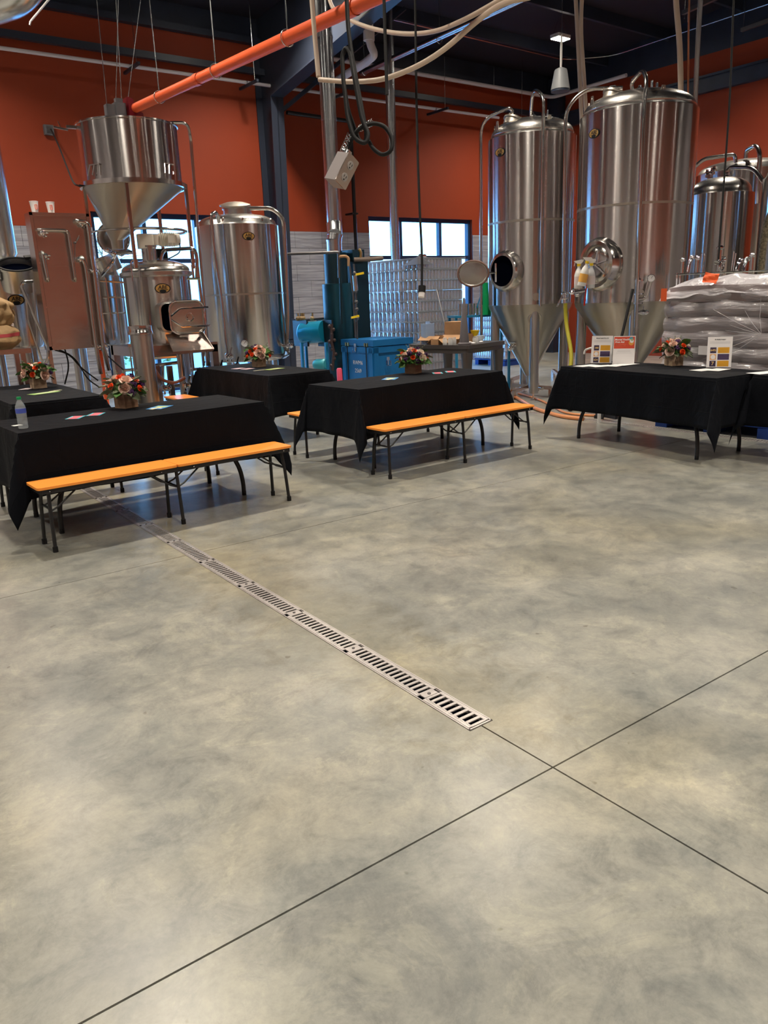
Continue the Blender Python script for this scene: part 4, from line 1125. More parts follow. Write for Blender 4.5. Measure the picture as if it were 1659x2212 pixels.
for s in (-1, 1): b.tube([Mo @ Vector((-.20,s*.02,.03)), Mo @ Vector((-.08,s*.11,.04)), Mo @ Vector((.26,s*.11,.04))], .010, 8)
b.tube([tuple(Mo @ Vector((.03+.045*math.cos(a), .045*math.sin(a), .03))) for a in [2*PI*k/18 for k in range(18)]], .006, 6, closed=True); part('door_bars', b, CHROME, mwk)
b = MB(); b.add([Md @ Vector(v) for v in ((-.14,-.20,.10),(.30,-.20,.10),(.36,-.40,.34),(-.16,-.40,.34),(-.14,-.22,.10),(.30,-.22,.10),(.36,-.42,.34),(-.16,-.42,.34))], [(0,1,2,3),(7,6,5,4),(0,4,5,1),(1,5,6,2),(2,6,7,3),(3,7,4,0)])
b.add([Md @ Vector(v) for v in ((.30,-.20,.10),(.36,-.40,.34),(.30,-.10,.06),(.31,-.20,.10),(.37,-.40,.34),(.31,-.10,.06))], [(0,1,2),(5,4,3),(0,3,4,1),(1,4,5,2),(2,5,3,0)])
part('grain_chute', b, PSTEEL, ket, smooth=False)
# small handle frame, elbow pipes on the lid
for nm, pts, r in (('lid_handle', [W(287,607,10.05), W(282,562,10.05), W(298,562,10.05), W(303,605,10.05)], .010),
    ('lid_pipe', [W(347,562,10.1), W(352,540,10.1), W(420,536,10.2), W(426,560,10.2), W(425,600,10.2)], .022),
    ('vent_pipe', [W(425,560,10.2), W(432,620,10.2), W(445,720,10.2), W(448,790,10.2)], .018),
    ('side_pipe', [W(404,602,10.1), W(432,602,10.15)], .014), ('side_riser', [W(415,572,10.0), W(418,600,10.0)], .016)):
    part(nm, MB().tube(arc_pts(pts, .07), r, 8), TUBE, ket, world=True)

# second vessel behind the panel, with its round hatch lid standing open
cb = (3.25, 10.75)
bk = plain_tank('boil kettle behind the steel panel, its glass-clean round lid standing open', cb, .43, 1.05, 1.90, .10, name='boil_kettle')
q = W(232, 566, 10.9)-Vector((cb[0], cb[1], 0))
M = Matrix.Translation(q) @ Matrix.Rotation(R_(-18), 4, 'Y')
b = MB(); b.lathe([(.15,-.12),(.15,.04),(.17,.05),(.17,.075),(.14,.075)], 32, M, cap1=False); nk = part('hatch_neck', b, DOMEM, bk)
q = W(245, 515, 10.75)-Vector((cb[0], cb[1], 0)); fq = facing((3.2,10.2)); n_ = Vector((math.cos(fq), math.sin(fq), .12)).normalized(); r_ = Vector((0,0,1)).cross(n_).normalized(); u_ = n_.cross(r_)
M = Matrix(((r_.x,u_.x,n_.x,q.x),(r_.y,u_.y,n_.y,q.y),(r_.z,u_.z,n_.z,q.z),(0,0,0,1)))
b = MB(); b.lathe([(.01,-.06),(.10,-.048),(.175,-.01),(.185,.012),(.175,.012),(.10,-.035),(.01,-.045)], 36, M); ld = part('hatch_lid', b, CHROME, bk)
b = MB(); b.tube([tuple(M @ Vector((.19*math.cos(2*PI*k/36), .19*math.sin(2*PI*k/36), .01))) for k in range(36)], .010, 6, closed=True); b.tube(arc_pts([M @ Vector((-.06,.17,-.03)), M @ Vector((-.06,.24,-.03)), M @ Vector((.06,.24,-.03)), M @ Vector((.06,.17,-.03))], .03), .007, 6); part('lid_ring', b, TUBE, ld)
b = MB()
for px, py in ((246,548),(262,548),(232,540),(276,544)): q = W(px, py, 10.5); b.ball(q, .035, 8, 6); clamp_at(b, Matrix.Translation(q), .05)
b.tube([W(218,596,10.6), W(244,566,10.5), W(250,548,10.5), W(286,545,10.4)], .022, 8)
part('hatch_fittings', b, CHROME, bk, world=True)

# grist hopper above the kettle
hc = (3.63, 9.75); RH = .572
hp = thing('grist_hopper', 'large steel grist hopper with slanted cone standing on legs over the kettle', 'hopper', (hc[0], hc[1], 0))
zt, zb_ = 3.53, 2.91
part('drum', MB().lathe([(RH,zb_),(RH,zt),(RH+.012,zt+.004),(RH+.012,zt+.02),(RH-.01,zt+.022)], 72, cap0=False, cap1=False), STEEL, hp, fix=False)
b = MB(); b.lathe([(RH-.02,zt-.02),(RH-.4,zt+.015),(.02,zt+.03)], 48, cap0=False); part('drum_lid', b, STEELM, hp)
part('support_ring', MB().lathe([(RH+.01,zb_-.05),(RH+.045,zb_-.05),(RH+.045,zb_),(RH+.01,zb_),(RH+.0,zb_-.02)], 64, cap0=False, cap1=False), TUBE, hp)
u2 = Vector((-math.sin(math.atan2(hc[1],hc[0])), math.cos(math.atan2(hc[1],hc[0]))))
za_ = 2.28
b = MB(); b.lathe([(RH,zb_-.03),(RH-.01,zb_-.06),(.075,za_),(.07,za_-.1)], 64, cap0=False, off=lambda z: tuple(u2*(.27*min(1,max(0,(zb_-.06-z)/(zb_-.06-za_)))))); part('slanted_cone', b, STEELM, hp)
for (px, py, D) in ((272,395,9.79),(400,398,10.38),(180,398,10.38),(335,380,11.0)):
    top = W(px, py, D); base = Vector((top.x, top.y, 1.98 if px != 185 else 1.98))
    b = MB(); b.beam(top, Vector((top.x, top.y, 1.93)), .035, .035); part('leg', b, TUBE, hp, world=True, smooth=False)
b = MB(); f_h = facing(hc)
for a0, a1 in ((-12, 62), (62, 150)): b.tube([pol(f_h+R_(a0+(a1-a0)*k/10), RH-.01, 2.37) for k in range(11)], .016, 6)
b.tube([pol(f_h+R_(-12-k*8), RH-.02, 2.37) for k in range(11)], .012, 6)
part('tie_ring', b, TUBE, hp)
b = MB(); b.tube(arc_pts([W(330,265,10.2), W(405,265,10.3), W(412,300,10.4), W(428,500,10.45), W(440,640,10.5), W(452,790,10.5)], .08), .018, 8); part('level_pipe', b, TUBE, hp, world=True)
def strap(px, py, D):
    q = W(px, py, D); th = math.atan2(q.y-hc[1], q.x-hc[0]); M = surf(th, RH+.012, q.z-0)
    b = MB(); b.box((0,.05,0), (.16,.012,.012), M); b.beam(M @ Vector((-.07,.05,0)), M @ Vector((-.10,-.06,.02)), .01, .01); b.beam(M @ Vector((.0,.05,0)), M @ Vector((-.03,-.06,.02)), .01, .01); b.beam(M @ Vector((.07,.05,0)), M @ Vector((.04,-.06,.02)), .01, .01); part('bracket', b, TUBE, hp, smooth=False)
strap(207,366,10.0); strap(367,364,10.0)
b = MB(); M = surf(f_h-R_(75), RH, zt-.06); b.box((0,.03,.06), (.05,.03,.12), M); b.beam(M @ Vector((0,.0,.10)), M @ Vector((-.0,.02,.25)), .02, .02); b.beam(M @ Vector((0,.02,.18)), M @ Vector((0,.08,.20)), .02, .01); part('lid_catch', b, TUBE, hp, smooth=False)
b = MB(); b.beam(W(225,263,10.2), W(255,250,10.0), .02, .02); part('lid_bar', b, TUBE, hp, world=True, smooth=False)
# grain auger: motor head, red hood, orange pipe, hangers
p_a, p_b = W(287, 236, 10.1), at(745, 25, T=5.4)
dirp = (p_b-p_a)
au = thing('grain_auger', 'orange auger pipe running from the hopper up across the roof', 'pipe', tuple(p_a))
b = MB(); b.tube([p_a, p_a+dirp*.55, p_a+dirp*1.25, p_a+dirp*2.4], .049, 20); part('orange_tube', b, PIPEO, au, world=True)
for fr_ in (.42, 1.02):
    q = p_a+dirp*fr_; b = MB(); b.cyl(q-dirp.normalized()*.05, q+dirp.normalized()*.05, .056, n=20, caps=False); part('pipe_joint', b, PIPEO, au, world=True)
hd = W(262, 240, 10.05)
b = MB(); b.rbox(hd+Vector((-.02,0,.0)), (.13,.12,.15), .02); b.rbox(hd+Vector((-.13,0,-.01)), (.10,.10,.12), .01); b.box(hd+Vector((-.02,0,.10)), (.08,.06,.05)); part('gear_motor', b, mat('grey_iron', (.10,.10,.11), .5), au, world=True)
b = MB(); b.add([hd+Vector(v) for v in ((.06,-.09,-.08),(.22,-.09,-.08),(.22,-.09,-.02),(.13,-.09,.03),(.12,-.09,.12),(.06,-.09,.14),(.06,.09,-.08),(.22,.09,-.08),(.22,.09,-.02),(.13,.09,.03),(.12,.09,.12),(.06,.09,.14))],
    [(0,1,2,3,4,5),(11,10,9,8,7,6),(0,6,7,1),(1,7,8,2),(2,8,9,3),(3,9,10,4),(4,10,11,5),(5,11,6,0)]); part('red_hood', b, REDM, au, world=True, smooth=False)
b = MB(); b.add([hd+Vector(v) for v in ((.0,-.09,-.13),(.18,-.09,-.13),(.23,-.10,-.08),(.03,-.10,-.08),(.0,.09,-.13),(.18,.09,-.13),(.23,.10,-.08),(.03,.10,-.08))], [(0,1,2,3),(7,6,5,4),(0,4,5,1),(1,5,6,2),(2,6,7,3),(3,7,4,0)]); part('spout', b, PSTEEL, au, world=True, smooth=False)
for (px, py) in ((345,190),(467,140),(622,62)):
    # rod hangers: nearest point on the pipe to that pixel's ray
    fr_ = (px-287)/(745-287); best = min((abs((p_a+dirp*s - Vector((0,0,1.5))).dot(RC @ Vector((1,0,0)))/max((p_a+dirp*s-Vector((0,0,1.5))).dot(RC @ Vector((0,0,-1))),.1)*FPX+829.5-px), s) for s in [k/400 for k in range(480)])[1]
    q = p_a+dirp*best; h = MB(); h.cyl(q+Vector((0,0,.10)), Vector((q.x, q.y, CZ(q.y))), .006, n=6)
    t_ = dirp.normalized(); s_ = t_.cross(Vector((0,0,1))).normalized(); v_ = s_.cross(t_)
    h.tube([q+s_*.06*math.cos(a)+v_*(.06*math.sin(a)) for a in [2*PI*k/16 for k in range(16)]], .005, 6, closed=True); h.cyl(q+Vector((0,0,.055)), q+Vector((0,0,.11)), .006, n=6)
    part('hanger', h, GALV, au, world=True)
# cables holding the auger head
for (px, py, ex, ey) in ((231,232,208,-10),(250,224,256,-10),(263,222,250,-10),(276,218,305,-10)):
    a_ = W(px, py, 10.05); e_ = W(ex, ey, 10.05); k_ = (CZ(e_.y)-a_.z)/(e_.z-a_.z); e_ = a_+(e_-a_)*k_
    part('steel_cable', MB().cyl(a_, e_, .0045, n=5), GALV, au, world=True)
# ================================================================ left side: panel, vessel, sacks, platform
PY = 8.95
pa = at(62, 458, Y=PY); pb = at(192, 462, Y=PY); pc = at(107, 757, Y=PY)
px0, px1, pz1, pz0 = pa.x, at(203,600,Y=PY).x+.03, pa.z, pc.z
pw = px1-px0; pcx = (px0+px1)/2
pn = thing('heat_exchanger_panel', 'upright brushed steel panel with bent pipes, two paper cups on top', 'panel', (pcx, PY, 0))
part('enclosure', MB().box((pcx, PY+.10, (pz0+pz1)/2), (pw, .20, pz1-pz0)), PSTEEL, pn, world=True, smooth=False)
part('upper_sheet', MB().box((pcx, PY-.004, pz0+.62*(pz1-pz0)+.17*(pz1-pz0)), (pw-.07, .008, .34*(pz1-pz0))), PSTEEL, pn, world=True, smooth=False)
part('lower_sheet', MB().box((pcx, PY-.004, pz0+.315*(pz1-pz0)), (pw-.07, .009, .60*(pz1-pz0))), PSTEEL, pn, world=True, smooth=False)
b = MB()
for x in (px0+.015, px1-.015): b.box((x, PY-.006, (pz0+pz1)/2), (.03, .012, pz1-pz0))
b.box((pcx, PY-.006, pz1-.015), (pw, .012, .03)); b.box((pcx, PY-.006, pz0+.02), (pw, .012, .04)); part('rim', b, PSTEEL, pn, world=True, smooth=False)
Wp = lambda px, py, o=.06: at(px, py, Y=PY-o)
for nm, pts, r in (('bent_pipe', [Wp(83,496,.0), Wp(83,496), Wp(147,498), Wp(163,606), Wp(163,606,0)], .016),
                   ('bent_pipe', [Wp(90,545,0), Wp(92,545), Wp(104,606), Wp(104,606,0)], .018),
                   ('bent_pipe', [Wp(165,478,0), Wp(166,478), Wp(190,482), Wp(200,570), Wp(204,590), Wp(222,745), Wp(236,800)], .026),
                   ('bent_pipe', [Wp(176,556,0), Wp(177,556), Wp(185,575), Wp(207,745), Wp(218,808)], .022)):
    part(nm, MB().tube(arc_pts(pts, .05), r, 10), TUBE, pn, world=True)
b = MB()
for px, py in ((92,503),(176,484),(172,560),(97,552),(200,586),(226,745),(209,748)): q = Wp(px, py, .05); clamp_at(b, Matrix.Translation(q) @ Matrix.Rotation(.2, 4, 'X'), .032); b.ball(q+Vector((.03,0,-.03)), .012, 6, 4)
part('clamps', b, CHROME, pn, world=True)
b = MB(); b.tube([Wp(171,508,.01), Wp(166,520,.03), Wp(172,512,.04), Wp(163,526,.03), Wp(162,560,.02)], .003, 5); b.ball(Wp(163,524,.03), .012); part('wire', b, DSTEEL, pn, world=True)
b = MB()
for x, z in ((.03,.03),(.03,.45),(.03,.9),(pw-.03,.45)): b.cyl((px0+x,PY-.012,pz0+z),(px0+x,PY-.016,pz0+z),.007,n=8)
part('screws', b, CHROME, pn, world=True)
for x, mt_, nm in ((px1-.03, PIPEO, 'orange_post'), (px0+.03, PSTEEL, 'rear_post')):
    part(nm, MB().box((x, PY+.14, pz0/2), (.04, .05, pz0)), mt_, pn, world=True, smooth=False, label='orange post' if mt_ is PIPEO else None)
# black looping cables beneath
for i, pts in enumerate(([(120,752),(160,770),(190,820),(214,836)], [(140,754),(150,790),(140,830)], [(215,752),(245,780),(268,800)], [(118,756),(150,765),(175,795),(212,822)])):
    q = [at(x, y, D=9.35+.06*i) for x, y in pts]
    solo('black_cable', MB().tube(arc_pts(q, .2), .008, 6), BLACKR, 'thin black cable looping below the steel panel, %s' % ['longest, swinging right','short one dropping left','the one right of the orange post','the inner long one'][i], 'cable', tuple(q[0]), world=True)
# paper cups
for i, (px, py, w_) in enumerate(((76,459,'left'),(111,459,'right'))):
    q = at(px, py, Y=PY+.1); q.z = pz1
    t = thing('paper_cup', 'white paper cup on top of the steel panel, the %s one' % w_, 'cup', q, 0, 'paper cups')
    part('body', MB().lathe([(.030,0),(.043,.115)], 20, cap1=False), mat('cup_white_%d' % i, (.85,.83,.83), .5), t, fix=False)
    part('rim', MB().tube([(.043*math.cos(2*PI*k/20), .043*math.sin(2*PI*k/20), .115) for k in range(20)], .0025, 5, closed=True), PAPER, t)
    M = surf(-PI/2-.1+(.3 if i == 0 else 0), .0385, .06)
    b = MB(); b.tube(arc_pts([M @ Vector((-.010,.022,0)), M @ Vector((.010,.022,0)), M @ Vector((.010,-.022,0)), M @ Vector((-.010,-.022,0))], .006), .0035, 6, closed=True)
    if i == 1: b.box((0,0,0), (.004,.03,.003), M)
    part('orange_print', b, PIPEO, t)
# left vessel with open neck
cl = (2.02, 9.86)
lv = plain_tank('left steel vessel with a wide open neck on the platform', cl, .345, 1.12, 1.84, .05, nlegs=4, name='whirlpool_vessel')
nq = at(37, 583, D=9.72)-Vector((cl[0], cl[1], 0)); fl_ = facing(cl); nn = Vector((math.cos(fl_)*.42, math.sin(fl_)*.42, .91)).normalized()
M = Matrix.Translation(nq) @ Vector((0,0,1)).rotation_difference(nn).to_matrix().to_4x4()
b = MB(); b.lathe([(.19,-.20),(.19,.03),(.205,.035),(.205,.06),(.185,.06),(.175,-.04)], 36, M, cap1=False); part('open_neck', b, DOMEM, lv)
b = MB(); b.lathe([(.178,.0),(.001,-.01)], 30, M, cap0=False, cap1=False); part('neck_opening', b, VOID, lv, fix=False)
b = MB(); b.tube([tuple(M @ Vector((.19*math.cos(2*PI*k/36), .19*math.sin(2*PI*k/36), .064))) for k in range(36)], .010, 6, closed=True); b.box((-.24,-.02,-.03),(.06,.04,.14), M); b.box((.17,.12,.08),(.10,.06,.03), M); part('gasket', b, BLACKR, lv)
badge(lv, facing(cl)+R_(18), .345, 1.62, .09)
# vent stack and roof duct at far left
q = at(6, 540, D=10.9)
st = thing('vent_stack', 'steel vent stack rising at the left edge of the picture', 'duct', (q.x, q.y, 2.2))
part('stack', MB().lathe([(.12,2.12),(.155,2.18),(.155,4.4)], 28, Matrix.Translation((q.x,q.y,0))), GALV, st, world=True)
b = MB(); b.tube(arc_pts([(q.x,q.y,4.4),(q.x,q.y,4.9),(q.x+.05,q.y-1.2,5.5),(q.x+.05,q.y-2.8,5.5)], .5, 10), .155, 24); part('elbow', b, GALV, st, world=True)
dp = [at(-160,45,T=7.6), at(-50,12,T=7.5), at(48,-20,T=7.4), at(80,-110,T=7.2), at(90,-220,T=7.0)]; dp.append(Vector((dp[-1].x, dp[-1].y, CZ(dp[-1].y))))
b = MB(); b.tube(arc_pts(dp, .5, 10), .20, 28); solo('round_duct', b, GALV, 'big round metal duct cutting the top left corner', 'duct', tuple(dp[1]), world=True)
b = MB(); b.cyl(at(108,-4,D=10.5), at(66,46,D=11.5), .012, n=6); b.cyl(at(66,46,D=11.5), at(64,54,D=11.5), .012, n=6); solo('conduit', b, WHITE, 'thin white bent conduit beside the round duct', 'conduit', tuple(at(80,30,D=11)), world=True)

# steel work platform with sacks and bent rails
zp = at(30, 752, D=9.35).z
q = at(62, 753, D=9.35)
pf = thing('work_platform', 'steel work platform at the left edge carrying grain sacks', 'platform', (q.x-.7, q.y+.3, 0))
c = MB(); c.box((q.x-.75, q.y+.10, zp-.03), (1.5, .42, .05)); part('deck', c, PSTEEL, pf, world=True, smooth=False)
for x in (q.x-1.4, q.x-.08):
    for y in (q.y-.04, q.y+.27): part('post', MB().box((x, y, (zp-.05)/2), (.05,.05,zp-.05)), DSTEEL if x < q.x-.5 else PSTEEL, pf, world=True, smooth=False)
part('step', MB().box((q.x-.6, q.y-.03, .62), (1.3, .10, .03)), PSTEEL, pf, world=True, smooth=False)
for pts, r in (([(88,800),(104,778),(104,752),(96,735),(46,616),(52,609),(72,608)], .016), ([(91,778),(84,760),(66,708),(60,690),(58,640)], .012), ([(72,608),(76,660),(80,745)], .012)):
    part('rail', MB().tube(arc_pts([at(x, y, D=9.3) for x, y in pts], .05), r, 8), TUBE, pf, world=True)
def sack(label, c, d, rz, mt_, seed, stripe=True, crump=.03, group=None):
    from mathutils import noise as _nz
    rnd = random.Random(seed); ph = [rnd.uniform(0, 6) for _ in range(8)]
    t = thing('grain_sack', label, 'sack', c, rz, group)
    b = MB()
    def pt(a, z):      # superellipse cross sections stacked in z
        f = 1-abs(2*z-1)**3.2*.42
        e = .55; ca, sa = math.cos(a), math.sin(a)
        x = abs(ca)**e*math.copysign(1, ca)*d[0]/2*f; y = abs(sa)**e*math.copysign(1, sa)*d[1]/2*f
        k = 1+crump*(math.sin(5*a+ph[0]+6*z)+.6*math.sin(11*a+ph[1]-9*z)+.5*math.sin(17*z+ph[2]))
        q_ = Vector((x*9+seed, y*9, z*d[2]*14)); w_ = _nz.turbulence(q_, 3, True)-.8; w_ *= crump*.9
        return (x*(k+w_), y*(k+w_), max(0, z*d[2]+.012*math.sin(3*a+ph[3])*z-w_*.12*z))
    n, m = 72, 26
    vs = [pt(2*PI*k/n, j/m) for j in range(m+1) for k in range(n)]
    b.add(vs, [(j*n+k, j*n+(k+1)%n, (j+1)*n+(k+1)%n, (j+1)*n+k) for j in range(m) for k in range(n)]+[tuple(range(n-1,-1,-1)), tuple(range(m*n,(m+1)*n))])
    part('bag', b, mt_, t)
    if stripe:
        b = MB(); vs = []
        for zz in (.52, .66):
            for k in range(n): v = pt(2*PI*k/n, zz); vs.append((v[0]*1.008, v[1]*1.008, v[2]))
        b.add(vs, [(k, (k+1)%n, n+(k+1)%n, n+k) for k in range(n)]); part('red_stripe', b, REDST, t, fix=False)
    return t
q = at(-12, 748, D=9.2); q.z = zp-.003
sack('full kraft sack with a red stripe at the left picture edge', q, (.50,.34,.25), R_(15), KRAFT, 3)
q2 = at(-16, 690, D=9.25); q2.z = zp+.225
sack('crumpled kraft sack lying on the striped sack', q2, (.42,.30,.30), R_(-10), KRAFT, 9, False, .09)

# tall narrow steel cylinder
cc = (2.87, 8.00)
cy = thing('filter_housing', 'tall narrow steel cylinder with an open rim standing behind the front left table', 'cylinder', (cc[0], cc[1], 0))
part('body', MB().lathe([(.11,.03),(.11,1.24)], 32, cap1=False), STEEL2, cy, fix=False)
b = MB(); b.lathe([(.113,1.22),(.125,1.225),(.125,1.25),(.118,1.26),(.118,1.31),(.112,1.31),(.110,1.25),(.001,1.25)], 32, cap0=False, cap1=False); part('rim', b, TUBE, cy, fix=False)
b = MB()
for k in range(3): p = pol(k*2.1, .10, 0); b.cyl(p, p+Vector((0,0,.04)), .02, n=8)
part('feet', b, CHROME, cy)
b = MB(); f_ = facing(cc); q = pol(f_-1.2, .135, 1.12); b.cyl(q, q-Vector((0,0,.9)), .008, n=6); b.box(q, (.03,.03,.03)); part('side_rod', b, TUBE, cy)

# pipework and pumps below the kettles
b = MB()
for pts, r in (([(330,772),(388,768)], .03), ([(330,790),(386,783)], .022), ([(388,800),(470,795),(520,790)], .022), ([(335,842),(365,836),(400,830),(440,838)], .024), ([(352,790),(352,840)], .02), ([(388,770),(392,830)], .022), ([(405,700),(412,740),(418,800)], .018), ([(432,700),(440,790)], .02), ([(268,800),(300,798)], .02)):
    b.tube(arc_pts([at(x, y, D=10.3 if max(p_[0] for p_ in pts) < 445 else 10.95) for x, y in pts], .1), r, 8)
mf = thing('pipe_manifold', 'low stainless pipe manifold with valves below the kettle', 'pipework', tuple(Vector((3.9, 9.4, 0))))
part('pipes', b, TUBE, mf, world=True)
for (px, py, D) in ((432,800,10.9),(470,797,10.9),(505,790,10.9),(400,832,10.1),(355,838,10.1),(490,770,10.9),(450,768,10.9)):
    b = MB(); q = at(px, py, D=D); clamp_at(b, Matrix.Translation(q) @ Matrix.Rotation(PI/2, 4, 'Y'), .045); clamp_at(b, Matrix.Translation(q+Vector((.06,0,0))) @ Matrix.Rotation(PI/2, 4, 'Y'), .045)
    b.ball(q+Vector((.03,0,.0)), .035, 8, 6); b.beam(q+Vector((.03,-.03,.02)), q+Vector((.06,-.05,.12)), .012, .02); part('valve', b, CHROME, mf, world=True)
for px in (345, 372, 398): 
    q = at(px, 850, D=10.25); part('stand', MB().beam((q.x, q.y, 0), (q.x, q.y, at(px, 790, D=10.25).z), .06, .06), PSTEEL, mf, world=True, smooth=False)
b = MB(); b.tube(arc_pts([at(335,800,D=9.9), at(350,822,D=9.9), at(380,828,D=9.9), at(400,815,D=9.9)], .3), .02, 8); part('brown_hose', b, mat('brown_hose', (.14,.05,.03), .4), mf, world=True)
kb = thing('kettle_skid', 'steel skid frame carrying the kettle and the manifold', 'frame', (3.75, 9.9, 0))
b = MB()
for x in (3.30, 4.28):
    for y in (9.35, 10.2): b.box((x, y, .5), (.08,.08,1.0))
b.box((3.79, 9.35, .97), (1.06,.08,.12)); b.box((3.79, 10.2, .97), (1.06,.08,.12)); b.box((3.30,9.78,.97),(.08,.9,.12)); b.box((4.28,9.78,.97),(.08,.9,.12)); part('frame', b, PSTEEL, kb, world=True, smooth=False)
# control ladder rack between panel and kettle
b = MB()
for pts in ([(228,600),(246,735)], [(244,600),(262,735)], [(222,642),(270,642)], [(222,676),(272,676)], [(216,607),(268,610)]): b.tube([at(x, y, D=9.75) for x, y in pts], .011, 6)
solo('pipe_rack', b, TUBE, 'ladder of thin steel tubes between the panel and the kettle', 'rack', tuple(at(240,650,D=9.75)), world=True)
# wall outlet with its cord
q = at(105, 281, Y=YB-.04); t = thing('wall_outlet', 'grey outlet box on the orange wall above the paper cups', 'outlet', tuple(q))
part('box', MB().box((0,0,0), (.14,.07,.14)), mat('grey_box', (.12,.12,.13), .5), t, smooth=False); part('face', MB().box((0,-.037,0), (.08,.006,.10)), DSTEEL, t, smooth=False)
a = [q+Vector((.02,-.06,0)), at(125,310,D=13.0), at(150,375,D=11.8), at(160,398,D=10.9), at(172,402,D=10.0)]
part('cord', MB().tube(arc_pts(a, .4), .012, 6), BLACKR, t, world=True)

# ================================================================ boiler corner
bo = (6.93, 10.42)
t = thing('steam_boiler', 'dark teal vertical boiler with sight glass and piping left of the cans', 'boiler', (bo[0], bo[1], 0))
RBo = .20
part('lower_jacket', MB().lathe([(RBo+.03,.15),(RBo+.03,1.72),(RBo,1.73)], 40), TEAL, t)
part('upper_jacket', MB().lathe([(RBo-.02,1.72),(RBo-.02,2.18)], 40), TEALD, t)
b = MB(); b.box((.36,.05,1.10), (.28,.42,1.9)); b.box((.30,-.05,2.14), (.22,.3,.16)); part('burner_housing', b, TEALD, t, smooth=False)
part('base', MB().box((.15,0,.08), (.9,.7,.14)), BLACKM, t, smooth=False)
Wb = lambda px, py, D=12.1: at(px, py, D=D)
for nm, pts, r, mt_ in (('feed_pipe', [Wb(733,600), Wb(731,545), Wb(728,545), Wb(622,549,12.4)], .022, DSTEEL), ('feed_riser', [Wb(733,560), Wb(736,620), Wb(738,700)], .020, TEALD), ('brass_pipe', [Wb(731,555), Wb(745,553), Wb(753,557), Wb(753,575)], .022, BROWN),
    ('down_pipe', [Wb(754,565), Wb(763,640), Wb(768,730)], .016, DSTEEL), ('outlet_pipe', [Wb(765,561,12.4), Wb(800,560,12.4), Wb(825,558,12.6)], .035, mat('iron_pipe', (.20,.15,.12), .5)),
    ('relief_pipe', [Wb(779,562,12.4), Wb(780,545,12.4), Wb(775,538,12.4)], .024, BRASS), ('drain_pipe', [Wb(764,570,11.95), Wb(768,620,11.95), Wb(771,700,11.95), Wb(772,735,11.95)], .014, DSTEEL)):
    part(nm, MB().tube(arc_pts(pts, .06), r, 10), mt_, t, world=True)
b = MB(); b.cyl(Wb(766,595,11.9), Wb(769,628,11.9), .035, n=14); part('sight_glass', b, GALV, t, world=True)
b = MB()
for py in (590,630,652,668,688): b.ball(Wb(766+(py-590)*.06, py, 11.88), .028, 8, 6)
part('couplings', b, DSTEEL, t, world=True)
b = MB()
for px, py in ((776,593),(766,686)): q = Wb(px, py, 11.85); b.beam(q-Vector((.06,0,0)), q+Vector((.08,0,.02)), .02, .03)
part('yellow_handles', b, YELL, t, world=True, smooth=False)
# flues
def flue(label, segs, r, D=None):
    q = Vector(segs[0]); t = thing('flue_pipe', label, 'flue', tuple(q), 0)
    for i in range(len(segs)-1):
        a, c = Vector(segs[i]), Vector(segs[i+1])
        part('section', MB().cyl(a, c, r, n=26), GALV, t, world=True)
        b = MB(); d_ = (c-a).normalized(); b.tube([c-d_*.012, c+d_*.012], r+.006, 26); part('seam_band', b, GALV, t, world=True)
    return t
fx = Vector((bo[0]-.01, bo[1], 0)); f2x = at(722, 480, D=12.75)
flue('large silver flue with two bends rising from the boiler', [(fx.x,fx.y,2.10), (fx.x,fx.y,2.36), (fx.x-.0+.02,fx.y,2.44), (f2x.x,f2x.y,2.62), (f2x.x,f2x.y,3.3), (f2x.x,f2x.y,4.1), (f2x.x,f2x.y,5.2), (f2x.x,f2x.y,CZ(f2x.y)+.02)], .115)
f3 = at(849, 400, D=14.0)
b = flue('slimmer silver flue in front of the right window', [(f3.x,f3.y,1.9), (f3.x,f3.y,3.75), (f3.x,f3.y,5.6), (f3.x,f3.y,CZ(f3.y)+.02)], .078)
# black gas pipes near the column
gp = [at(757, 262, Y=13.2), at(765, 480, Y=13.2)]
t = thing('gas_pipe', 'black gas pipe dropping beside the large flue', 'pipe', tuple(gp[0]))
part('drop', MB().tube([(gp[0].x, 13.2, gp[0].z+.1), (gp[0].x, 13.2, 2.4)], .035, 10), BLACKM, t, world=True)
part('run', MB().tube([at(620,243,Y=13.0), at(757,262,Y=13.0)], .035, 10), BLACKM, t, world=True)
b = MB()
for z in (3.9, 3.1): b.box((gp[0].x, 13.3, z), (.14,.25,.03))
part('pipe_brackets', b, BLACKM, t, world=True, smooth=False)
# blue feed tank on its stand
qa, qb = at(655, 720, D=12.6), at(700, 716, D=12.35)
t = thing('feed_tank', 'bright blue horizontal feed tank on a black and blue stand', 'tank', (qa.x, qa.y, 0))
c_ = (qa+qb)/2; ax_ = (qb-qa).normalized()
b = MB(); L_ = (qb-qa).length; q_ = Vector((0,0,1)).rotation_difference(ax_).to_matrix().to_4x4()
b.lathe([(.02,-.07),(.10,-.055),(.165,0),(.17,.02),(.17,L_+.02)], 32, Matrix.Translation(qa) @ q_); part('drum', b, mat('glossy_blue', (.01,.26,.42), .2, .3), t, world=True)
b = MB()
for (px, D) in ((650,12.6),(703,12.3)):
    u_ = at(px, 720, D=D); b.box((u_.x, u_.y, u_.z), (.03,.42,.40))
part('end_plate', b, BLACKM, t, world=True, smooth=False)
for (px, D) in ((651,12.45),(704,12.15),(660,12.9),(712,12.6)):
    u_ = at(px, 740, D=D); part('stand_leg', MB().box((u_.x, u_.y, u_.z/2), (.04,.04,u_.z)), BLUET, t, world=True, smooth=False)
b = MB(); 
for i, (px, py) in enumerate(((712,705),(720,712),(716,722),(722,735),(712,738),(718,755),(722,775),(716,790),(725,765))): b.ball(at(px, py, D=12.1), .030, 8, 6)
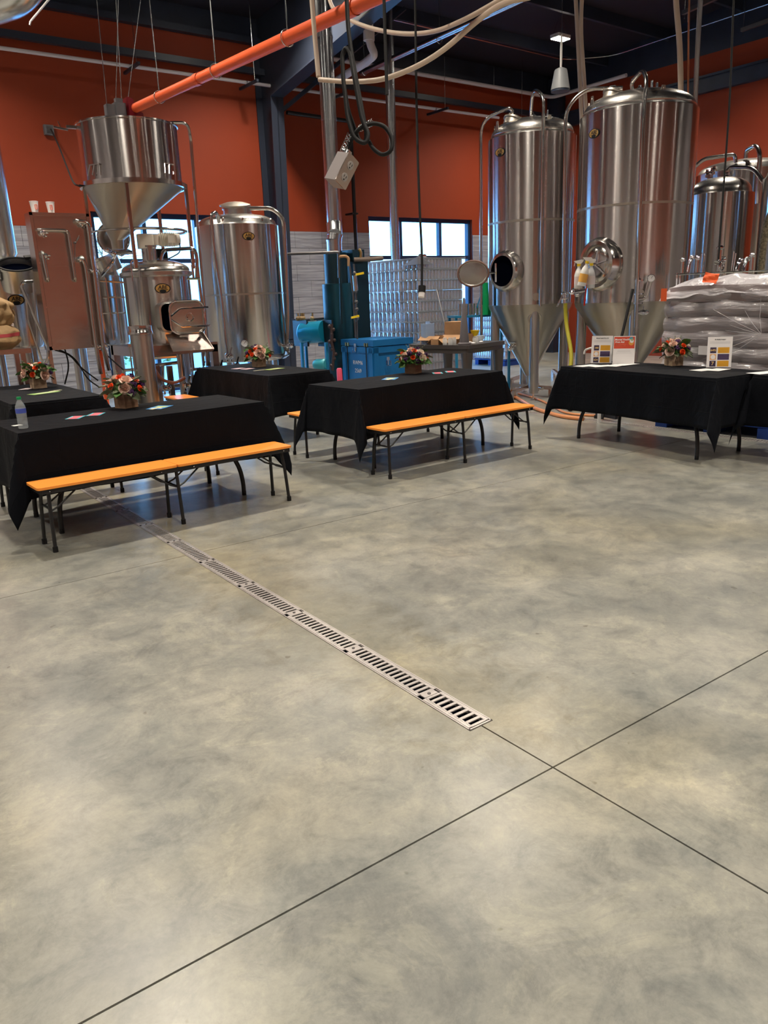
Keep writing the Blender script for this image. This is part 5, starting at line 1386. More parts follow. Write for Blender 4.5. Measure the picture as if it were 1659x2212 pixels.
b.tube([at(716,700,D=12.1), at(716,740,D=12.1), at(721,760,D=12.1), at(718,800,D=12.1)], .025, 8); part('pump_piping', b, mat('rusty_iron', (.05,.03,.03), .5), t, world=True)
gM = surf(facing((6,11)), 0, 0); gq = at(714, 728, D=11.95); gM.translation = gq; gauge(t, gM, .05)
b = MB(); q = at(694, 787, D=12.2); b.lathe([(.07,-.12),(.085,-.08),(.085,.08),(.07,.10)], 20, Matrix.Translation(q) @ q_); part('pump_motor', b, mat('cyan_motor', (.05,.35,.42), .35), t, world=True)
b = MB(); b.tube([at(630,691,D=12.9), at(660,692,D=12.7), at(700,688,D=12.5), at(722,690,D=12.4)], .018, 8); part('gas_train', b, BLACKM, t, world=True)
b = MB()
for px in (643, 650, 655, 674): b.ball(at(px, 688, D=12.6), .04, 8, 5); b.box(at(px, 682, D=12.6), (.03,.03,.08))
part('gas_valves', b, mat('brown_brass', (.28,.18,.08), .5), t, world=True)
b = MB(); q = at(641, 708, D=12.8); b.box(q, (.10,.01,.13)); part('tag', b, PAPER, t, world=True, smooth=False)
# blue wooden crate
z9 = .90; ccr = at(806, 735, Z=z9); L1, L2 = .80, .74
t = thing('shipping_crate', 'blue painted wooden crate stencilled RWM6 2569', 'crate', (ccr.x, ccr.y, 0), R_(1))
part('body', MB().box((L2/2, L1/2, (z9-.10)/2), (L2, L1, z9-.10)), BLUEB, t, smooth=False)
part('lid', MB().box((L2/2, L1/2, z9-.045), (L2+.02, L1+.02, .09)), BLUEB, t, smooth=False)
b = MB()
for y in (.06, L1-.06): b.box((-.008, y, (z9-.1)/2), (.018, .09, z9-.1))
b.box((-.008, L1/2, .06), (.018, L1, .10)); b.box((-.008, L1/2, z9-.15), (.018, L1, .08))
part('batten_side', b, BLUEB, t, smooth=False)
b = MB()
for x in (.04, L2-.04): b.box((x, -.008, (z9-.1)/2), (.08, .018, z9-.1))
b.box((L2/2, -.008, .06), (L2, .018, .10)); b.box((L2/2, -.008, z9-.15), (L2, .018, .08)); part('batten_front', b, BLUEB, t, smooth=False)
for y in (.16, L1-.16): part('strap', MB().box((-.019, y, z9/2-.02), (.004, .022, z9-.06)), BLACKR, t, smooth=False)
b = MB()
for y in (.16, L1-.16): b.box((-.018, y-.03, z9-.07), (.014,.025,.05)); b.box((-.018, y+.03, z9-.07), (.014,.025,.05))
part('strap_guides', b, BRASS, t, smooth=False)
for (M_, nm) in ((Matrix.Translation((-.022, L1*.53, z9-.10)), 'latch'), (Matrix.Translation((L2*.33, -.022, z9-.30)) @ Matrix.Rotation(PI/2,4,'Z'), 'handle')):
    b = MB(); b.box((0,0,.02), (.01,.05,.05), M_); b.box((0,0,-.03), (.012,.02,.08), M_); b.tube([M_ @ Vector((-.01,-.04,-.01)), M_ @ Vector((-.02,-.04,-.08)), M_ @ Vector((-.02,.04,-.08)), M_ @ Vector((-.01,.04,-.01))], .006, 6); part(nm, b, CHROME, t)
Mx_ = Matrix(((0,0,-1,-.003),(-1,0,0,L1*.50),(0,1,0,.50),(0,0,0,1)))
for txt, dy in (('RWM6', .06), ('2569', -.06)): letter(txt, .085, PAPER, t, Mx_ @ Matrix.Translation((0,dy,0)))
# pink and white canister, copper hose near it
q = at(733, 800, D=11.2)
t = thing('canister', 'pink and white canister standing left of the blue crate', 'canister', (q.x, q.y, 0))
part('body', MB().lathe([(.04,0),(.04,.30)], 16), PAPER, t); part('pink_band', MB().lathe([(.041,.30),(.041,.52),(.03,.54)], 16), mat('pink', (.7,.08,.15), .5), t)
def floor_hose(label, pts, r=.024, mt_=None):
    q = [at(x, y, Z=r) for x, y in pts]; solo('hose', MB().tube(arc_pts(q, .6, 6), r, 10), mt_ or ORH, label, 'hose', (q[0].x, q[0].y, 0), world=True)
floor_hose('copper coloured hose on the floor between the middle and sign tables', [(1095,845),(1120,862),(1160,885),(1215,900),(1260,905)])
floor_hose('copper coloured hose end behind the rear middle table', [(700,815),(722,818),(738,830)])
floor_hose('thin copper hose crossing behind the sign table', [(1120,850),(1150,858),(1185,872),(1225,895),(1330,900)], .015)

# ---------------------------------------------------------------- pallet of cans
cx0, cy0 = 7.88, 9.57; PX, PYL = .96, 1.50
t = thing('can_pallet', 'tall shrink-wrapped pallet of shiny blank cans in front of the window', 'pallet', (cx0, cy0, 0))
can = MB().lathe([(.024,0),(.031,.012),(.0325,.02),(.0325,.130),(.027,.148),(.0265,.153)], 12).mesh('can', CAN)
cz = .14; nl = 12; lh = .159
pts_by_layer = []
nx, ny = int(PX/.0665), int((PYL-.04)/.0576)
cnt = 0; extra = MB(); vis = []
for L in range(nl):
    z = cz+L*lh+.004
    for j in range(ny):
        for i in range(nx):
            edge = (j <= 1) or (i <= 0) or (i == 1 and False)
            if not edge and L < nl-1: continue
            if not edge: continue
            x = .035+i*.0665+(.033 if j % 2 else 0); y = .035+j*.0576
            if x > PX-.03: continue
            vis.append((L, x, y, z, j, i))
# the outermost row of each face is picked first, top layers first (they show largest and unhidden)
front = [v for v in vis if (v[5] == 0) or v[4] == 0]
rest = [v for v in vis if v not in front]
front.sort(key=lambda v: -v[0])
for v in front[:300]: part('can', can, None, t, loc=(v[1], v[2], v[3]))
ex = MB()
for v in front[300:]+rest: ex.lathe([(.031,.003),(.0325,.02),(.0325,.130),(.027,.150)], 8, Matrix.Translation((v[1],v[2],v[3])))
part('more_cans', ex, CAN, t, kind='stuff')
SH_ = mat('layer_sheet', (.16,.17,.20), .5)
for L in range(nl+1):
    part('layer_sheet', MB().rbox((PX/2, PYL/2, cz+L*lh), (PX+.015, PYL+.015, .005), .03), SH_, t)
b = MB()
for x in (.05, PX/2, PX-.05): b.box((x, PYL/2, .05), (.09, PYL, .10))
for k in range(7): b.box((PX/2, .05+k*(PYL-.1)/6, .12), (PX, .10, .022))
part('pallet_base', b, BLUEP, t, smooth=False)
WRAP = mat('stretch_wrap', (.85,.9,.95), .12, alpha=.16, spec=.9, bump=(9,1.0,(1,1,.6)))
WRAPS = mat('stretch_wrap_sacks', (.66,.63,.66), .18, alpha=.42, spec=1.0, coat=.5, bump=(16,1.0,(1,.4,2.0)))
def wrap_shell(x0, x1, y0, y1, z0, z1, n=60, m=26, amp=.012, seed=0, bulge=0, per_h=.15, base=.13):
    rnd = random.Random(seed); ph = [rnd.uniform(0,6) for _ in range(8)]; b = MB()
    P = []; per = [(x0,y0),(x1,y0),(x1,y1),(x0,y1)]
    Ls = [x1-x0, y1-y0, x1-x0, y1-y0]; tot = sum(Ls)
    for k in range(n):
        s = k/n*tot; e = 0
        while s > Ls[e]: s -= Ls[e]; e += 1
        a, c = Vector(per[e]), Vector(per[(e+1)%4]); p = a.lerp(c, s/Ls[e]); nrm = Vector(((c-a).y, -(c-a).x)).normalized(); P.append((p, nrm, k/n))
    vs = []
    for j in range(m+1):
        z = z0+(z1-z0)*j/m
        for p, nr, u in P:
            d_ = amp*(math.sin(40*u+7*z+ph[0])+math.sin(23*u-11*z+ph[1])+.7*math.sin(90*u+ph[2]+3*z))*.5
            if bulge:
                w_ = abs(math.sin(PI*(z-base)/per_h))**.6; d_ += bulge*(w_-1)+.012*math.sin(9*u*6.28+int((z-base)/per_h)*2.1)
                cxm, cym = (x0+x1)/2, (y0+y1)/2; cr = max(0, abs(p.x-cxm)/((x1-x0)/2)+abs(p.y-cym)/((y1-y0)/2)-1.62)/.38
                p = Vector((cxm+(p.x-cxm)*(1-.09*cr), cym+(p.y-cym)*(1-.07*cr)))
            vs.append((p.x+nr.x*d_, p.y+nr.y*d_, z+.01*math.sin(30*u+ph[3])*(j/m)))
    b.add(vs, [(j*n+k, j*n+(k+1)%n, (j+1)*n+(k+1)%n, (j+1)*n+k) for j in range(m) for k in range(n)])
    return b
b = wrap_shell(-.02, PX+.02, -.02, PYL+.02, .2, cz+nl*lh+.015)
part('stretch_wrap', b, WRAP, t, fix=False)
part('top_sheet', MB().rbox((PX/2, PYL/2, cz+nl*lh+.012), (PX, PYL, .010), .03), SH_, t)
b = MB()
for cx_, cy_ in ((-.03,-.03),):
    zt_ = cz+nl*lh
    b.add([(-.03,-.03,zt_+.03),(.30,-.028,zt_-.09),(-.028,.36,zt_-.09),(-.05,-.05,zt_-.09),(.02,.02,zt_+.034)], [(0,1,3),(0,3,2),(0,4,1),(0,2,4)])
part('corner_cap', b, SH_, t, smooth=False)
q = at(896, 550, D=12.6)
b = MB(); b.cyl((0,0,.033),(.14,.05,.033),.033,n=14); solo('loose_can', b, CAN, 'single can lying on top of the wrapped can pallet', 'can', (cx0+.25, cy0+.25, cz+nl*lh+.02))
q = at(1140, 800, Z=.0)
t2_ = thing('can_pallet', 'low wrapped pallet of cans seen between the legs of the left fermenter', 'pallet', (q.x+.4, q.y+1.0, 0))
ex = MB()
for L in range(6):
    for j in range(14):
        for i in range(14):
            if 0 < i < 13 and 0 < j < 13 and L < 5: continue
            ex.lathe([(.031,.003),(.0325,.02),(.0325,.130),(.027,.150)], 8, Matrix.Translation((.035+i*.0665, .035+j*.0665, .14+L*.159)))
part('cans', ex, CAN, t2_, kind='stuff')
part('stretch_wrap', wrap_shell(-.02, .96, -.02, .96, .14, 1.11), WRAP, t2_, fix=False)
part('pallet_base', MB().box((.47,.07,.05),(.94,.1,.1)).box((.47,.47,.05),(.94,.1,.1)).box((.47,.87,.05),(.94,.1,.1)).box((.47,.47,.12),(.94,.94,.022)), BLUEP, t2_, smooth=False)
# ---------------------------------------------------------------- work bench with clutter
zb = .88; bc = at(1012, 747, Z=zb)
t = thing('work_bench', 'dark steel bench with boxes and parts between the cans and the left fermenter', 'bench', (bc.x, bc.y, 0), R_(14))
BL, BW = .9, .95
part('worktop', MB().rbox((BL/2, BW/2, zb-.02), (BL, BW, .05), .04), DSTEEL, t)
part('lower_rim', MB().rbox((BL/2, BW/2, zb-.075), (BL-.04, BW-.04, .05), .04), DSTEEL, t)
for x, y in ((.07,.07),(BL-.07,.07),(.07,BW-.07),(BL-.07,BW-.07)): part('leg', MB().lathe([(.045,0),(.055,.5),(.075,zb-.09)], 12, Matrix.Translation((x,y,0))), DSTEEL, t)
b = MB(); b.beam((.07,.07,.55),(.07,BW-.07,.55),.03,.02); b.beam((BL-.07,.07,.35),(BL-.07,BW-.07,.35),.03,.02); part('stretcher', b, DSTEEL, t)
def onB(x, y): 
    c_, s_ = math.cos(R_(14)), math.sin(R_(14)); return (bc.x+c_*x-s_*y, bc.y+s_*x+c_*y, zb+.005)
sp = solo('tapered_spike', MB().lathe([(.085,0),(.085,.02),(.062,.03),(.014,.56),(.008,.57)], 20), CONE, 'tall dark tapered spike standing on the steel bench', 'spike', onB(.09,.12))
def carton(label, loc, d, rz, open_=False):
    t = thing('cardboard_box', label, 'box', loc, rz)
    b = MB(); w_, l_, h_ = d
    b.box((0,0,.003), (w_,l_,.006)); 
    for s in (-1,1): b.box((s*w_/2,0,h_/2), (.005,l_,h_)); b.box((0,s*l_/2,h_/2), (w_,.005,h_))
    part('carton', b, BROWN, t, smooth=False)
    if open_:
        for s in (-1,1): part('flap', MB().add([(s*w_/2,-l_/2,h_),(s*w_/2,l_/2,h_),(s*(w_/2+.07),l_/2,h_-.05),(s*(w_/2+.07),-l_/2,h_-.05),(s*w_/2,-l_/2,h_+.004),(s*w_/2,l_/2,h_+.004),(s*(w_/2+.07),l_/2,h_-.046),(s*(w_/2+.07),-l_/2,h_-.046)], [(0,1,2,3),(7,6,5,4),(0,4,5,1),(1,5,6,2),(2,6,7,3),(3,7,4,0)]), BROWN, t, smooth=False)
    else: part('flap', MB().box((0,0,h_), (w_,l_,.005)), BROWN, t, smooth=False)
    return t
carton('small open box with tent-like flaps at the left end of the steel bench', onB(.12,.52), (.12,.20,.07), R_(100), True)
carton('shallow brown carton under the larger carton on the steel bench', onB(.42,.42), (.36,.26,.11), R_(20), True)
tt_ = onB(.40,.45); carton('larger closed brown carton stacked on the shallow carton', (tt_[0], tt_[1], tt_[2]+.112), (.27,.22,.16), R_(30))
carton('brown tray of small parts behind the spike', onB(.22,.66), (.22,.30,.10), R_(15), True)
jar = MB().lathe([(.028,0),(.030,.06),(.022,.075),(.024,.09)], 14)
k = 0
for (x, y) in ((.04,.30),(.10,.28),(.04,.38),(.30,.10),(.40,.14)):
    solo('glass_jar', jar, CLB, 'small clear jar on the steel bench, %s' % ['left of the spike, nearest','left of the spike, farther right','left of the spike, farthest left','right of the spike, nearer','right of the spike, farther'][k], 'jar', onB(x, y), group='jars on the bench'); k += 1
b = MB(); b.lathe([(.03,0),(.02,.06),(.06,.14),(.062,.15)], 16, cap1=False); solo('funnel', b, YELL, 'yellow funnel on the steel bench near the fermenter', 'funnel', onB(.62,.30))
b = MB(); b.lathe([(.01,0),(.05,.05),(.052,.09)], 12, cap1=False); solo('plastic_cup', b, mat('pale_cup', (.6,.7,.8), .4), 'pale plastic cup on the steel bench', 'cup', onB(.50,.14))
for i, (x, y) in enumerate(((.34,.20),(.45,.10),(.20,.06))): solo('rag', MB().ball((0,0,.012), .035, 8, 5, (1,.7,.4)), PAPER, 'crumpled white rag on the steel bench, %s' % ['middle','right','nearest the spike foot'][i], 'rag', onB(x, y))
# rear shelf with cans and a green box
q = at(1035, 682, D=12.2)
t = thing('rear_shelf', 'blue-grey shelf bench under the right window behind the spike', 'shelf', (q.x, q.y, 0), R_(-25))
part('board', MB().box((0,0,q.z), (.9,.4,.03)), BLUET, t, smooth=False)
for x in (-.42,.42):
    for y in (-.17,.17): part('leg', MB().box((x,y,q.z/2-.008), (.035,.035,q.z-.016)), BLUET, t, smooth=False)
for k in range(9):
    ro = t.rotation_euler[2]; x, y = -.34+.055*k, -.10
    solo('filler_tube', MB().lathe([(.022,0),(.022,.17)], 10), CAN, 'upright metal tube on the rear shelf, %s of the row' % ['leftmost','second from left','third from left','fourth from left','middle','fourth from right','third from right','second from right','rightmost'][k], 'tube', (q.x+x*math.cos(ro)-y*math.sin(ro), q.y+x*math.sin(ro)+y*math.cos(ro), q.z+.016), group='row of tubes on the rear shelf')
gb = at(1053, 660, D=12.0); solo('green_case', MB().rbox((0,0,.15), (.16,.16,.30), .02).rbox((-.03,0,.38), (.08,.10,.16), .02), GREEN, 'bright green case left of the left fermenter', 'case', (gb.x, gb.y, q.z+.016))
b = MB(); b.beam(at(1030,665,D=12.0), at(1045,618,D=12.0), .02, .02); b.add([at(1040,655,D=12.1), at(1053,655,D=12.1), at(1050,632,D=12.1), at(1045,630,D=12.1)], [(0,1,2,3)]); solo('sheet_bracket', b, BLUET, 'pale triangular bracket standing on the rear shelf', 'bracket', tuple(at(1040,660,D=12)), world=True, smooth=False)
q = at(935, 725, D=11.5); solo('water_jug', MB().rbox((0,0,.13), (.16,.12,.26), .03).lathe([(.03,.26),(.03,.29)], 12), mat('blue_jug', (.35,.5,.75), .2, alpha=.7), 'pale blue jug left of the bench flaps', 'jug', (bc.x-.02, bc.y+.75, zb+.005))
# crowd-control like stand rails and window-side pipes
b = MB(); b.cyl(at(943,625,D=11.6), at(965,720,D=11.3), .010, n=6); solo('leaning_rod', b, DSTEEL, 'thin dark rod leaning against the can pallet', 'rod', tuple(at(950,670,D=11.4)), world=True)

# ---------------------------------------------------------------- wrapped sacks on blue pallet
sx0, sy1 = 7.50, 5.02; SW, SL = 1.0, 1.30
t = thing('sack_pallet', 'stack of grey-brown sacks in clear stretch wrap on a blue pallet', 'pallet', (sx0, sy1-SL, 0))
SACK = mat('plastic_sack', (.26,.22,.225), .28, spec=.8, coat=.5, bump=(7,.6,(1,1,2)), noise=(3,.25,(1,1,3)))
b = MB()
for y in (.07, SL/2, SL-.07): b.box((SW/2, y, .05), (SW, .14, .10))
part('stringers', b, BLUEP, t, smooth=False)
for k in range(6): part('deck_board', MB().box((.08+k*(SW-.16)/5, SL/2, .117), (.13, SL, .022)), BLUEP, t, smooth=False)
def bag_mesh(lx, ly, lz, seed):
    rnd = random.Random(seed); ph = [rnd.uniform(0,6) for _ in range(6)]; b = MB(); n, m = 36, 8; vs = []
    for j in range(m+1):
        v = j/m; f = math.sin(PI*(.12+.76*v))**.45
        for k in range(n):
            a = 2*PI*k/n; ca, sa = math.cos(a), math.sin(a); e = .38
            kk = 1+.018*math.sin(7*a+ph[0]+4*v)+.012*math.sin(15*a+ph[1])
            vs.append((math.copysign(abs(ca)**e, ca)*lx/2*(.90+.10*f)*kk, math.copysign(abs(sa)**e, sa)*ly/2*(.90+.10*f)*kk, v*lz+.010*math.sin(4*a+ph[2])*v))
    b.add(vs, [(j*n+k, j*n+(k+1)%n, (j+1)*n+(k+1)%n, (j+1)*n+k) for j in range(m) for k in range(n)]+[tuple(range(n-1,-1,-1)), tuple(range(m*n,(m+1)*n))])
    return b.mesh('sack', SACK)
bm_ = [bag_mesh(.52, 1.30, .155, s) for s in (1,2,3)]
bn_ = [bag_mesh(1.0, .43, .155, s) for s in (4,5,6)]
for L in range(9):
    z = .13+L*.150
    if L % 3 != 1: spots = [(bm_[(L+i)%3], .25+.5*i, .65) for i in range(2)]
    else: spots = [(bn_[(L+i)%3], .5, .215+.43*i) for i in range(3)]
    rnd = random.Random(L)
    for me_, x, y in spots:
        o = part('sack', me_, None, t, loc=(x+rnd.uniform(-.012,.012), y+rnd.uniform(-.012,.012), z)); o.rotation_euler = (0,0,rnd.uniform(-.02,.02))
b = wrap_shell(-.035, SW+.03, -.03, SL+.035, .16, 1.45, n=150, m=72, amp=.010, seed=4, bulge=.04)
part('stretch_wrap', b, WRAPS, t, fix=False)
# rumpled white top hood
def hood(u, v):
    x = -.03+u*(SW+.06); y = -.03+v*(SL+.06)
    z = 1.475+.10*math.sin(PI*min(1,(1-v)*.9+.05))+.012*math.sin(9*u+8*v)+.010*math.sin(21*v-9*u)+.007*math.sin(40*u+31*v)
    ed = min(u, 1-u, v, 1-v); z -= .16*max(0, 1-ed/.16)**2.2
    return (x, y, z)
part('top_hood', MB().grid(hood, 60, 70), mat('white_film', (.66,.64,.68), .25, alpha=.85, coat=.4, bump=(16,1.0)), t, fix=False)
b = MB(); rnd = random.Random(11); ctr = Vector((-.06, .16, 1.02))
for k in range(16):
    a = PI*.55+k*.085+rnd.uniform(-.03,.03); L_ = rnd.uniform(.35,.8)
    e_ = ctr+Vector((-.0, L_*math.cos(R_(150-k*13)+PI)*-1, L_*.7*math.sin(R_(150-k*13))))
    if not (.1 < e_.y < SL-.1 and .3 < e_.z < 1.4): continue
    b.tube([ctr, ctr.lerp(e_, .5)+Vector((-.015,0,0)), e_+Vector((.012,0,0))], [.0035,.0025,.001], 5)
part('film_pleats', b, mat('film_pleat', (.8,.78,.8), .1, alpha=.35, spec=1), t, kind='stuff')
OL = mat('orange_label', (.85,.13,.03), .5)
def label_at(px, py, D, w, h, mt_, txt=None, name='label'):
    q = at(px, py, D=D); f_ = PI; M = Matrix(((0,0,-1,q.x),(-1,0,0,q.y),(0,1,0,q.z),(0,0,0,1)))
    b = MB(); b.box((0,0,0), (w,h,.002), M); o = part(name, b, mt_, t, world=True, smooth=False)
    if txt:
        for i, (s, dy, sz) in enumerate(txt):
            me = text_mesh(s, sz, .0004, .0004); me.transform(Matrix.Translation(-wloc(t)) @ M @ Matrix.Translation((0,dy,.002))); me.materials.clear(); me.materials.append(BLACKR)
            o2 = bpy.data.objects.new('lettering', me); COL.objects.link(o2); o2.parent = o
q = at(1432, 637, X=sx0-.05); label_at(1434, 637, math.hypot(q.x, q.y), .07, .13, OL)
q = at(1538, 598, X=sx0+.02); 
b = MB(); M = Matrix.Translation((q.x-.02, q.y, q.z-.01)) @ Matrix.Rotation(R_(-60), 4, 'Y') @ Matrix.Rotation(R_(20), 4, 'X')
b.grid(lambda u, v: ((u-.5)*.11, (v-.5)*.14, .012*math.sin(9*u+4*v)), 5, 5, M); o = part('label', b, OL, t, world=True, label='crumpled orange label')
q = at(1528, 757, X=sx0-.05); label_at(1525, 757, math.hypot(q.x, q.y), .17, .09, PAPER)
# second pallet glimpsed beyond the right edge
solo('blue_pallet', MB().box((.5,.5,.05),(1.0,.14,.10)).box((.5,.07,.05),(1.0,.14,.10)).box((.5,.93,.05),(1.0,.14,.10)).box((.5,.5,.117),(1.0,1.0,.022)), BLUEP, 'second blue pallet glimpsed under the far right table', 'pallet', (7.50, 2.55, 0), smooth=False)
# wire cart with sanitary fittings behind the sacks
q = at(1470, 590, D=10.2); zc_ = q.z
t = thing('wire_cart', 'chrome wire shelf cart carrying fittings behind the wrapped sacks', 'cart', (9.0, 4.75, 0), R_(-62))
b = MB()
for k in range(18): b.cyl((-.9+k*.1,-.22,zc_-.02),(-.9+k*.1,.22,zc_-.02),.004,n=5)
for y in (-.22,-.08,.08,.22): b.cyl((-.92,y,zc_-.015),(.82,y,zc_-.015),.006,n=5)
part('wire_shelf', b, CHROME, t)
for x in (-.9,.8):
    for y in (-.2,.2): part('post', MB().cyl((x,y,.0),(x,y,zc_),.012,n=8), CHROME, t)
k = 0
for (px, py, kind) in ((1474,572,'tube'),(1487,568,'elbow'),(1506,570,'tube'),(1512,572,'rod'),(1518,575,'rod'),(1553,570,'cross'),(1558,582,'ring'),(1581,572,'rod'),(1585,575,'rod'),(1592,578,'elbow'),(1607,576,'elbow'),(1624,570,'tube')):
    e = at(px, py, D=10.15); base = Vector((e.x, e.y, zc_)); h_ = max((580-py)*.006+.10, .06)
    b = MB()
    if kind == 'rod': b.cyl((0,0,0),(.02,0,h_+.06),.008,n=8); b.ball((.02,0,h_+.06), .010)
    elif kind == 'tube': b.cyl((0,0,0),(0,0,h_),.022,n=14); clamp_at(b, Matrix.Translation((0,0,h_)), .035)
    elif kind == 'elbow': b.tube(arc_pts([(0,0,0),(.02,0,h_*.7),(.07,0,h_)], .05), .024, 12); clamp_at(b, Matrix.Translation((.07,0,h_)), .036)
    elif kind == 'cross': b.cyl((0,0,0),(0,0,h_+.10),.026,n=14); b.cyl((-.06,0,h_*.6),(.08,0,h_*.8),.026,n=14); clamp_at(b, Matrix.Translation((0,0,h_+.10)), .042); clamp_at(b, Matrix.Translation((.08,0,h_*.8)) @ Matrix.Rotation(PI/2,4,'Y'), .042)
    else: b.tube([(.05*math.cos(a), 0, .055+.05*math.sin(a)) for a in [2*PI*i/16 for i in range(16)]], .012, 8, closed=True)
    solo('pipe_fitting', b, CHROME, 'polished %s on the wire cart, %s from the left' % ({'rod':'thin rod','tube':'upright tube','elbow':'bent elbow','cross':'cross piece','ring':'clamp ring'}[kind], ['first','second','third','fourth','fifth','sixth','seventh','eighth','ninth','tenth','eleventh','twelfth'][k]), 'fitting', tuple(base), group='fittings on the wire cart'); k += 1
# black squeegee pole leaning on the second fermenter
a_, b_ = at(1367, 625, D=9.95), at(1328, 790, D=9.6)
d_ = (b_-a_).normalized(); e_ = a_+d_*((a_.z-.02)/-d_.z)
solo('squeegee_pole', MB().cyl(a_, e_, .016, n=10), BLACKR, 'long black pole leaning against the larger fermenter', 'pole', tuple(e_), world=True)
# grey-white hook behind the left sign: arm of a small tap
q = at(1275, 752, D=9.2); b = MB(); b.tube(arc_pts([at(1262,765,D=9.3), at(1264,756,D=9.3), at(1278,751,D=9.25), at(1300,750,D=9.2)], .05), .012, 8); b.cyl(at(1300,750,D=9.2), Vector((at(1300,750,D=9.2).x, at(1300,750,D=9.2).y, 0)), .02); solo('white_tap', b, WHITE, 'white curved tap arm behind the leftmost sign', 'tap', (q.x, q.y, 0), world=True)
# floor frame rails below the left fermenter
for i, (a, c) in enumerate((((1105,820),(1150,805)), ((1108,832),(1190,838)), ((1195,800),(1215,815)), ((1110,845),(1160,828)))):
    q1, q2 = at(*a, Z=.12), at(*c, Z=.12)
    solo('floor_rail', MB().beam(q1, q2, .05, .05).box((q1.x,q1.y,.06),(.05,.05,.12)).box((q2.x,q2.y,.06),(.05,.05,.12)), PSTEEL, 'low steel rail on the floor below the left fermenter, %s' % ['farthest','longest','rightmost','nearest'][i], 'rail', (q1.x, q1.y, 0), world=True, smooth=False)
q = at(1232, 888, Z=0); solo('caster_wheel', MB().cyl((0,-.02,.035),(0,.02,.035),.035,n=16), BLACKR, 'small black wheel on the floor under the sign table', 'wheel', (q.x, q.y, 0))
a_, b_ = at(1290, 893, Z=.06), at(1333, 901, Z=.06); solo('steel_bar', MB().beam(a_, b_, .05, .05).box((a_.x,a_.y,.02),(.05,.05,.04)), BLACKM, 'short black bar on the floor under the sign table', 'bar', (a_.x, a_.y, 0), world=True, smooth=False)
# ================================================================ overhead
# conduit along the back wall on unistrut brackets
wc = [at(0,108,Y=13.15), at(420,163,Y=13.15), at(830,213,Y=13.15), at(1105,243,Y=13.15)]
zc = wc[1].z
t = thing('conduit', 'long white conduit running along the orange back wall', 'conduit', (7, 13.15, zc))
part('tube', MB().tube([(-5,13.15,zc-.02),(13.2,13.15,zc+.02)], .028, 10), PVC, t, world=True)
for i, (px, py) in enumerate(((280,143),(532,175),(720,196),(940,222),(1105,243))):
    q = at(px, py, Y=13.15); part('strut', MB().beam((q.x, 12.75, zc-.045), (q.x, 13.4, zc-.045), .04, .04), NAVYL, t, world=True, smooth=False)
    part('rod', MB().cyl((q.x, 12.85, zc-.04), (q.x, 12.85, CZ(12.85)), .005, n=5), GALV, t, world=True)
    b = MB(); b.tube([(q.x, 13.15+.036*math.cos(a), zc+.0+.036*math.sin(a)) for a in [2*PI*k/10 for k in range(10)]], .005, 5, closed=True); part('clip', b, GALV, t, world=True)
e1 = at(845,165,Y=13.3); ez = at(1000,190,Y=13.3).z
t = thing('conduit', 'white pipe below the navy band turning the far corner', 'conduit', (12, 13.3, 5.82))
part('tube', MB().tube(arc_pts([(8.2,13.3,5.80),(15.1,13.3,5.80),(15.12,11.3,5.82)], .15), .04, 10), PVC, t, world=True)
part('rod', MB().cyl((13.2,13.3,5.8),(13.2,13.3,6.3),.005,n=5), GALV, t, world=True)
# wall mounted hose rod etc on right wall: thin conduit
solo('conduit', MB().tube(arc_pts([(9.0,12.2,6.25),(14.2,12.2,6.2),(14.9,11.5,6.2),(14.95,3.0,6.3)], .3), .014, 8), GALV, 'thin metal conduit bending round under the dark roof on the right', 'conduit', (14.2,12.2,6.2), world=True)
# steel pipe on rods in the middle
pz = 5.2; s1 = at(780,158,Z=pz); s2 = at(1130,18,Z=pz); x_ = (s1.x+s2.x)/2
t = thing('steel_pipe', 'bright steel pipe hung on rods to the right of the rafter', 'pipe', (s1.x, s1.y, pz))
part('tube', MB().tube([(s1.x, s1.y, pz), (s1.x, 2.0, pz+.15)], .045, 14), GALV, t, world=True)
for y in (s1.y-.1, at(948,85,Z=pz).y, 5.5):
    b = MB(); b.cyl((s1.x,y,pz+.06),(s1.x,y,CZ(y)),.007,n=6); b.tube([(s1.x+.05*math.cos(a), y, pz+.0+.055*math.sin(a)) for a in [2*PI*k/12 for k in range(12)]], .006, 5, closed=True); part('hanger', b, GALV, t, world=True)
# white drain elbow hanging from the roof
t = thing('drain_pipe', 'white plastic drain pipe with elbows beside the rafter', 'pipe', tuple(at(800,70,D=13)))
part('tube', MB().tube(arc_pts([at(797,45,D=13.0), at(799,95,D=13.0), at(810,118,D=13.0), at(790,135,D=13.3), at(730,172,D=14.6)], .12), .06, 14), PVC, t, world=True)
part('socket', MB().cyl(at(797,62,D=13.0), at(797,88,D=13.0), .085, n=16), PVC, t, world=True)
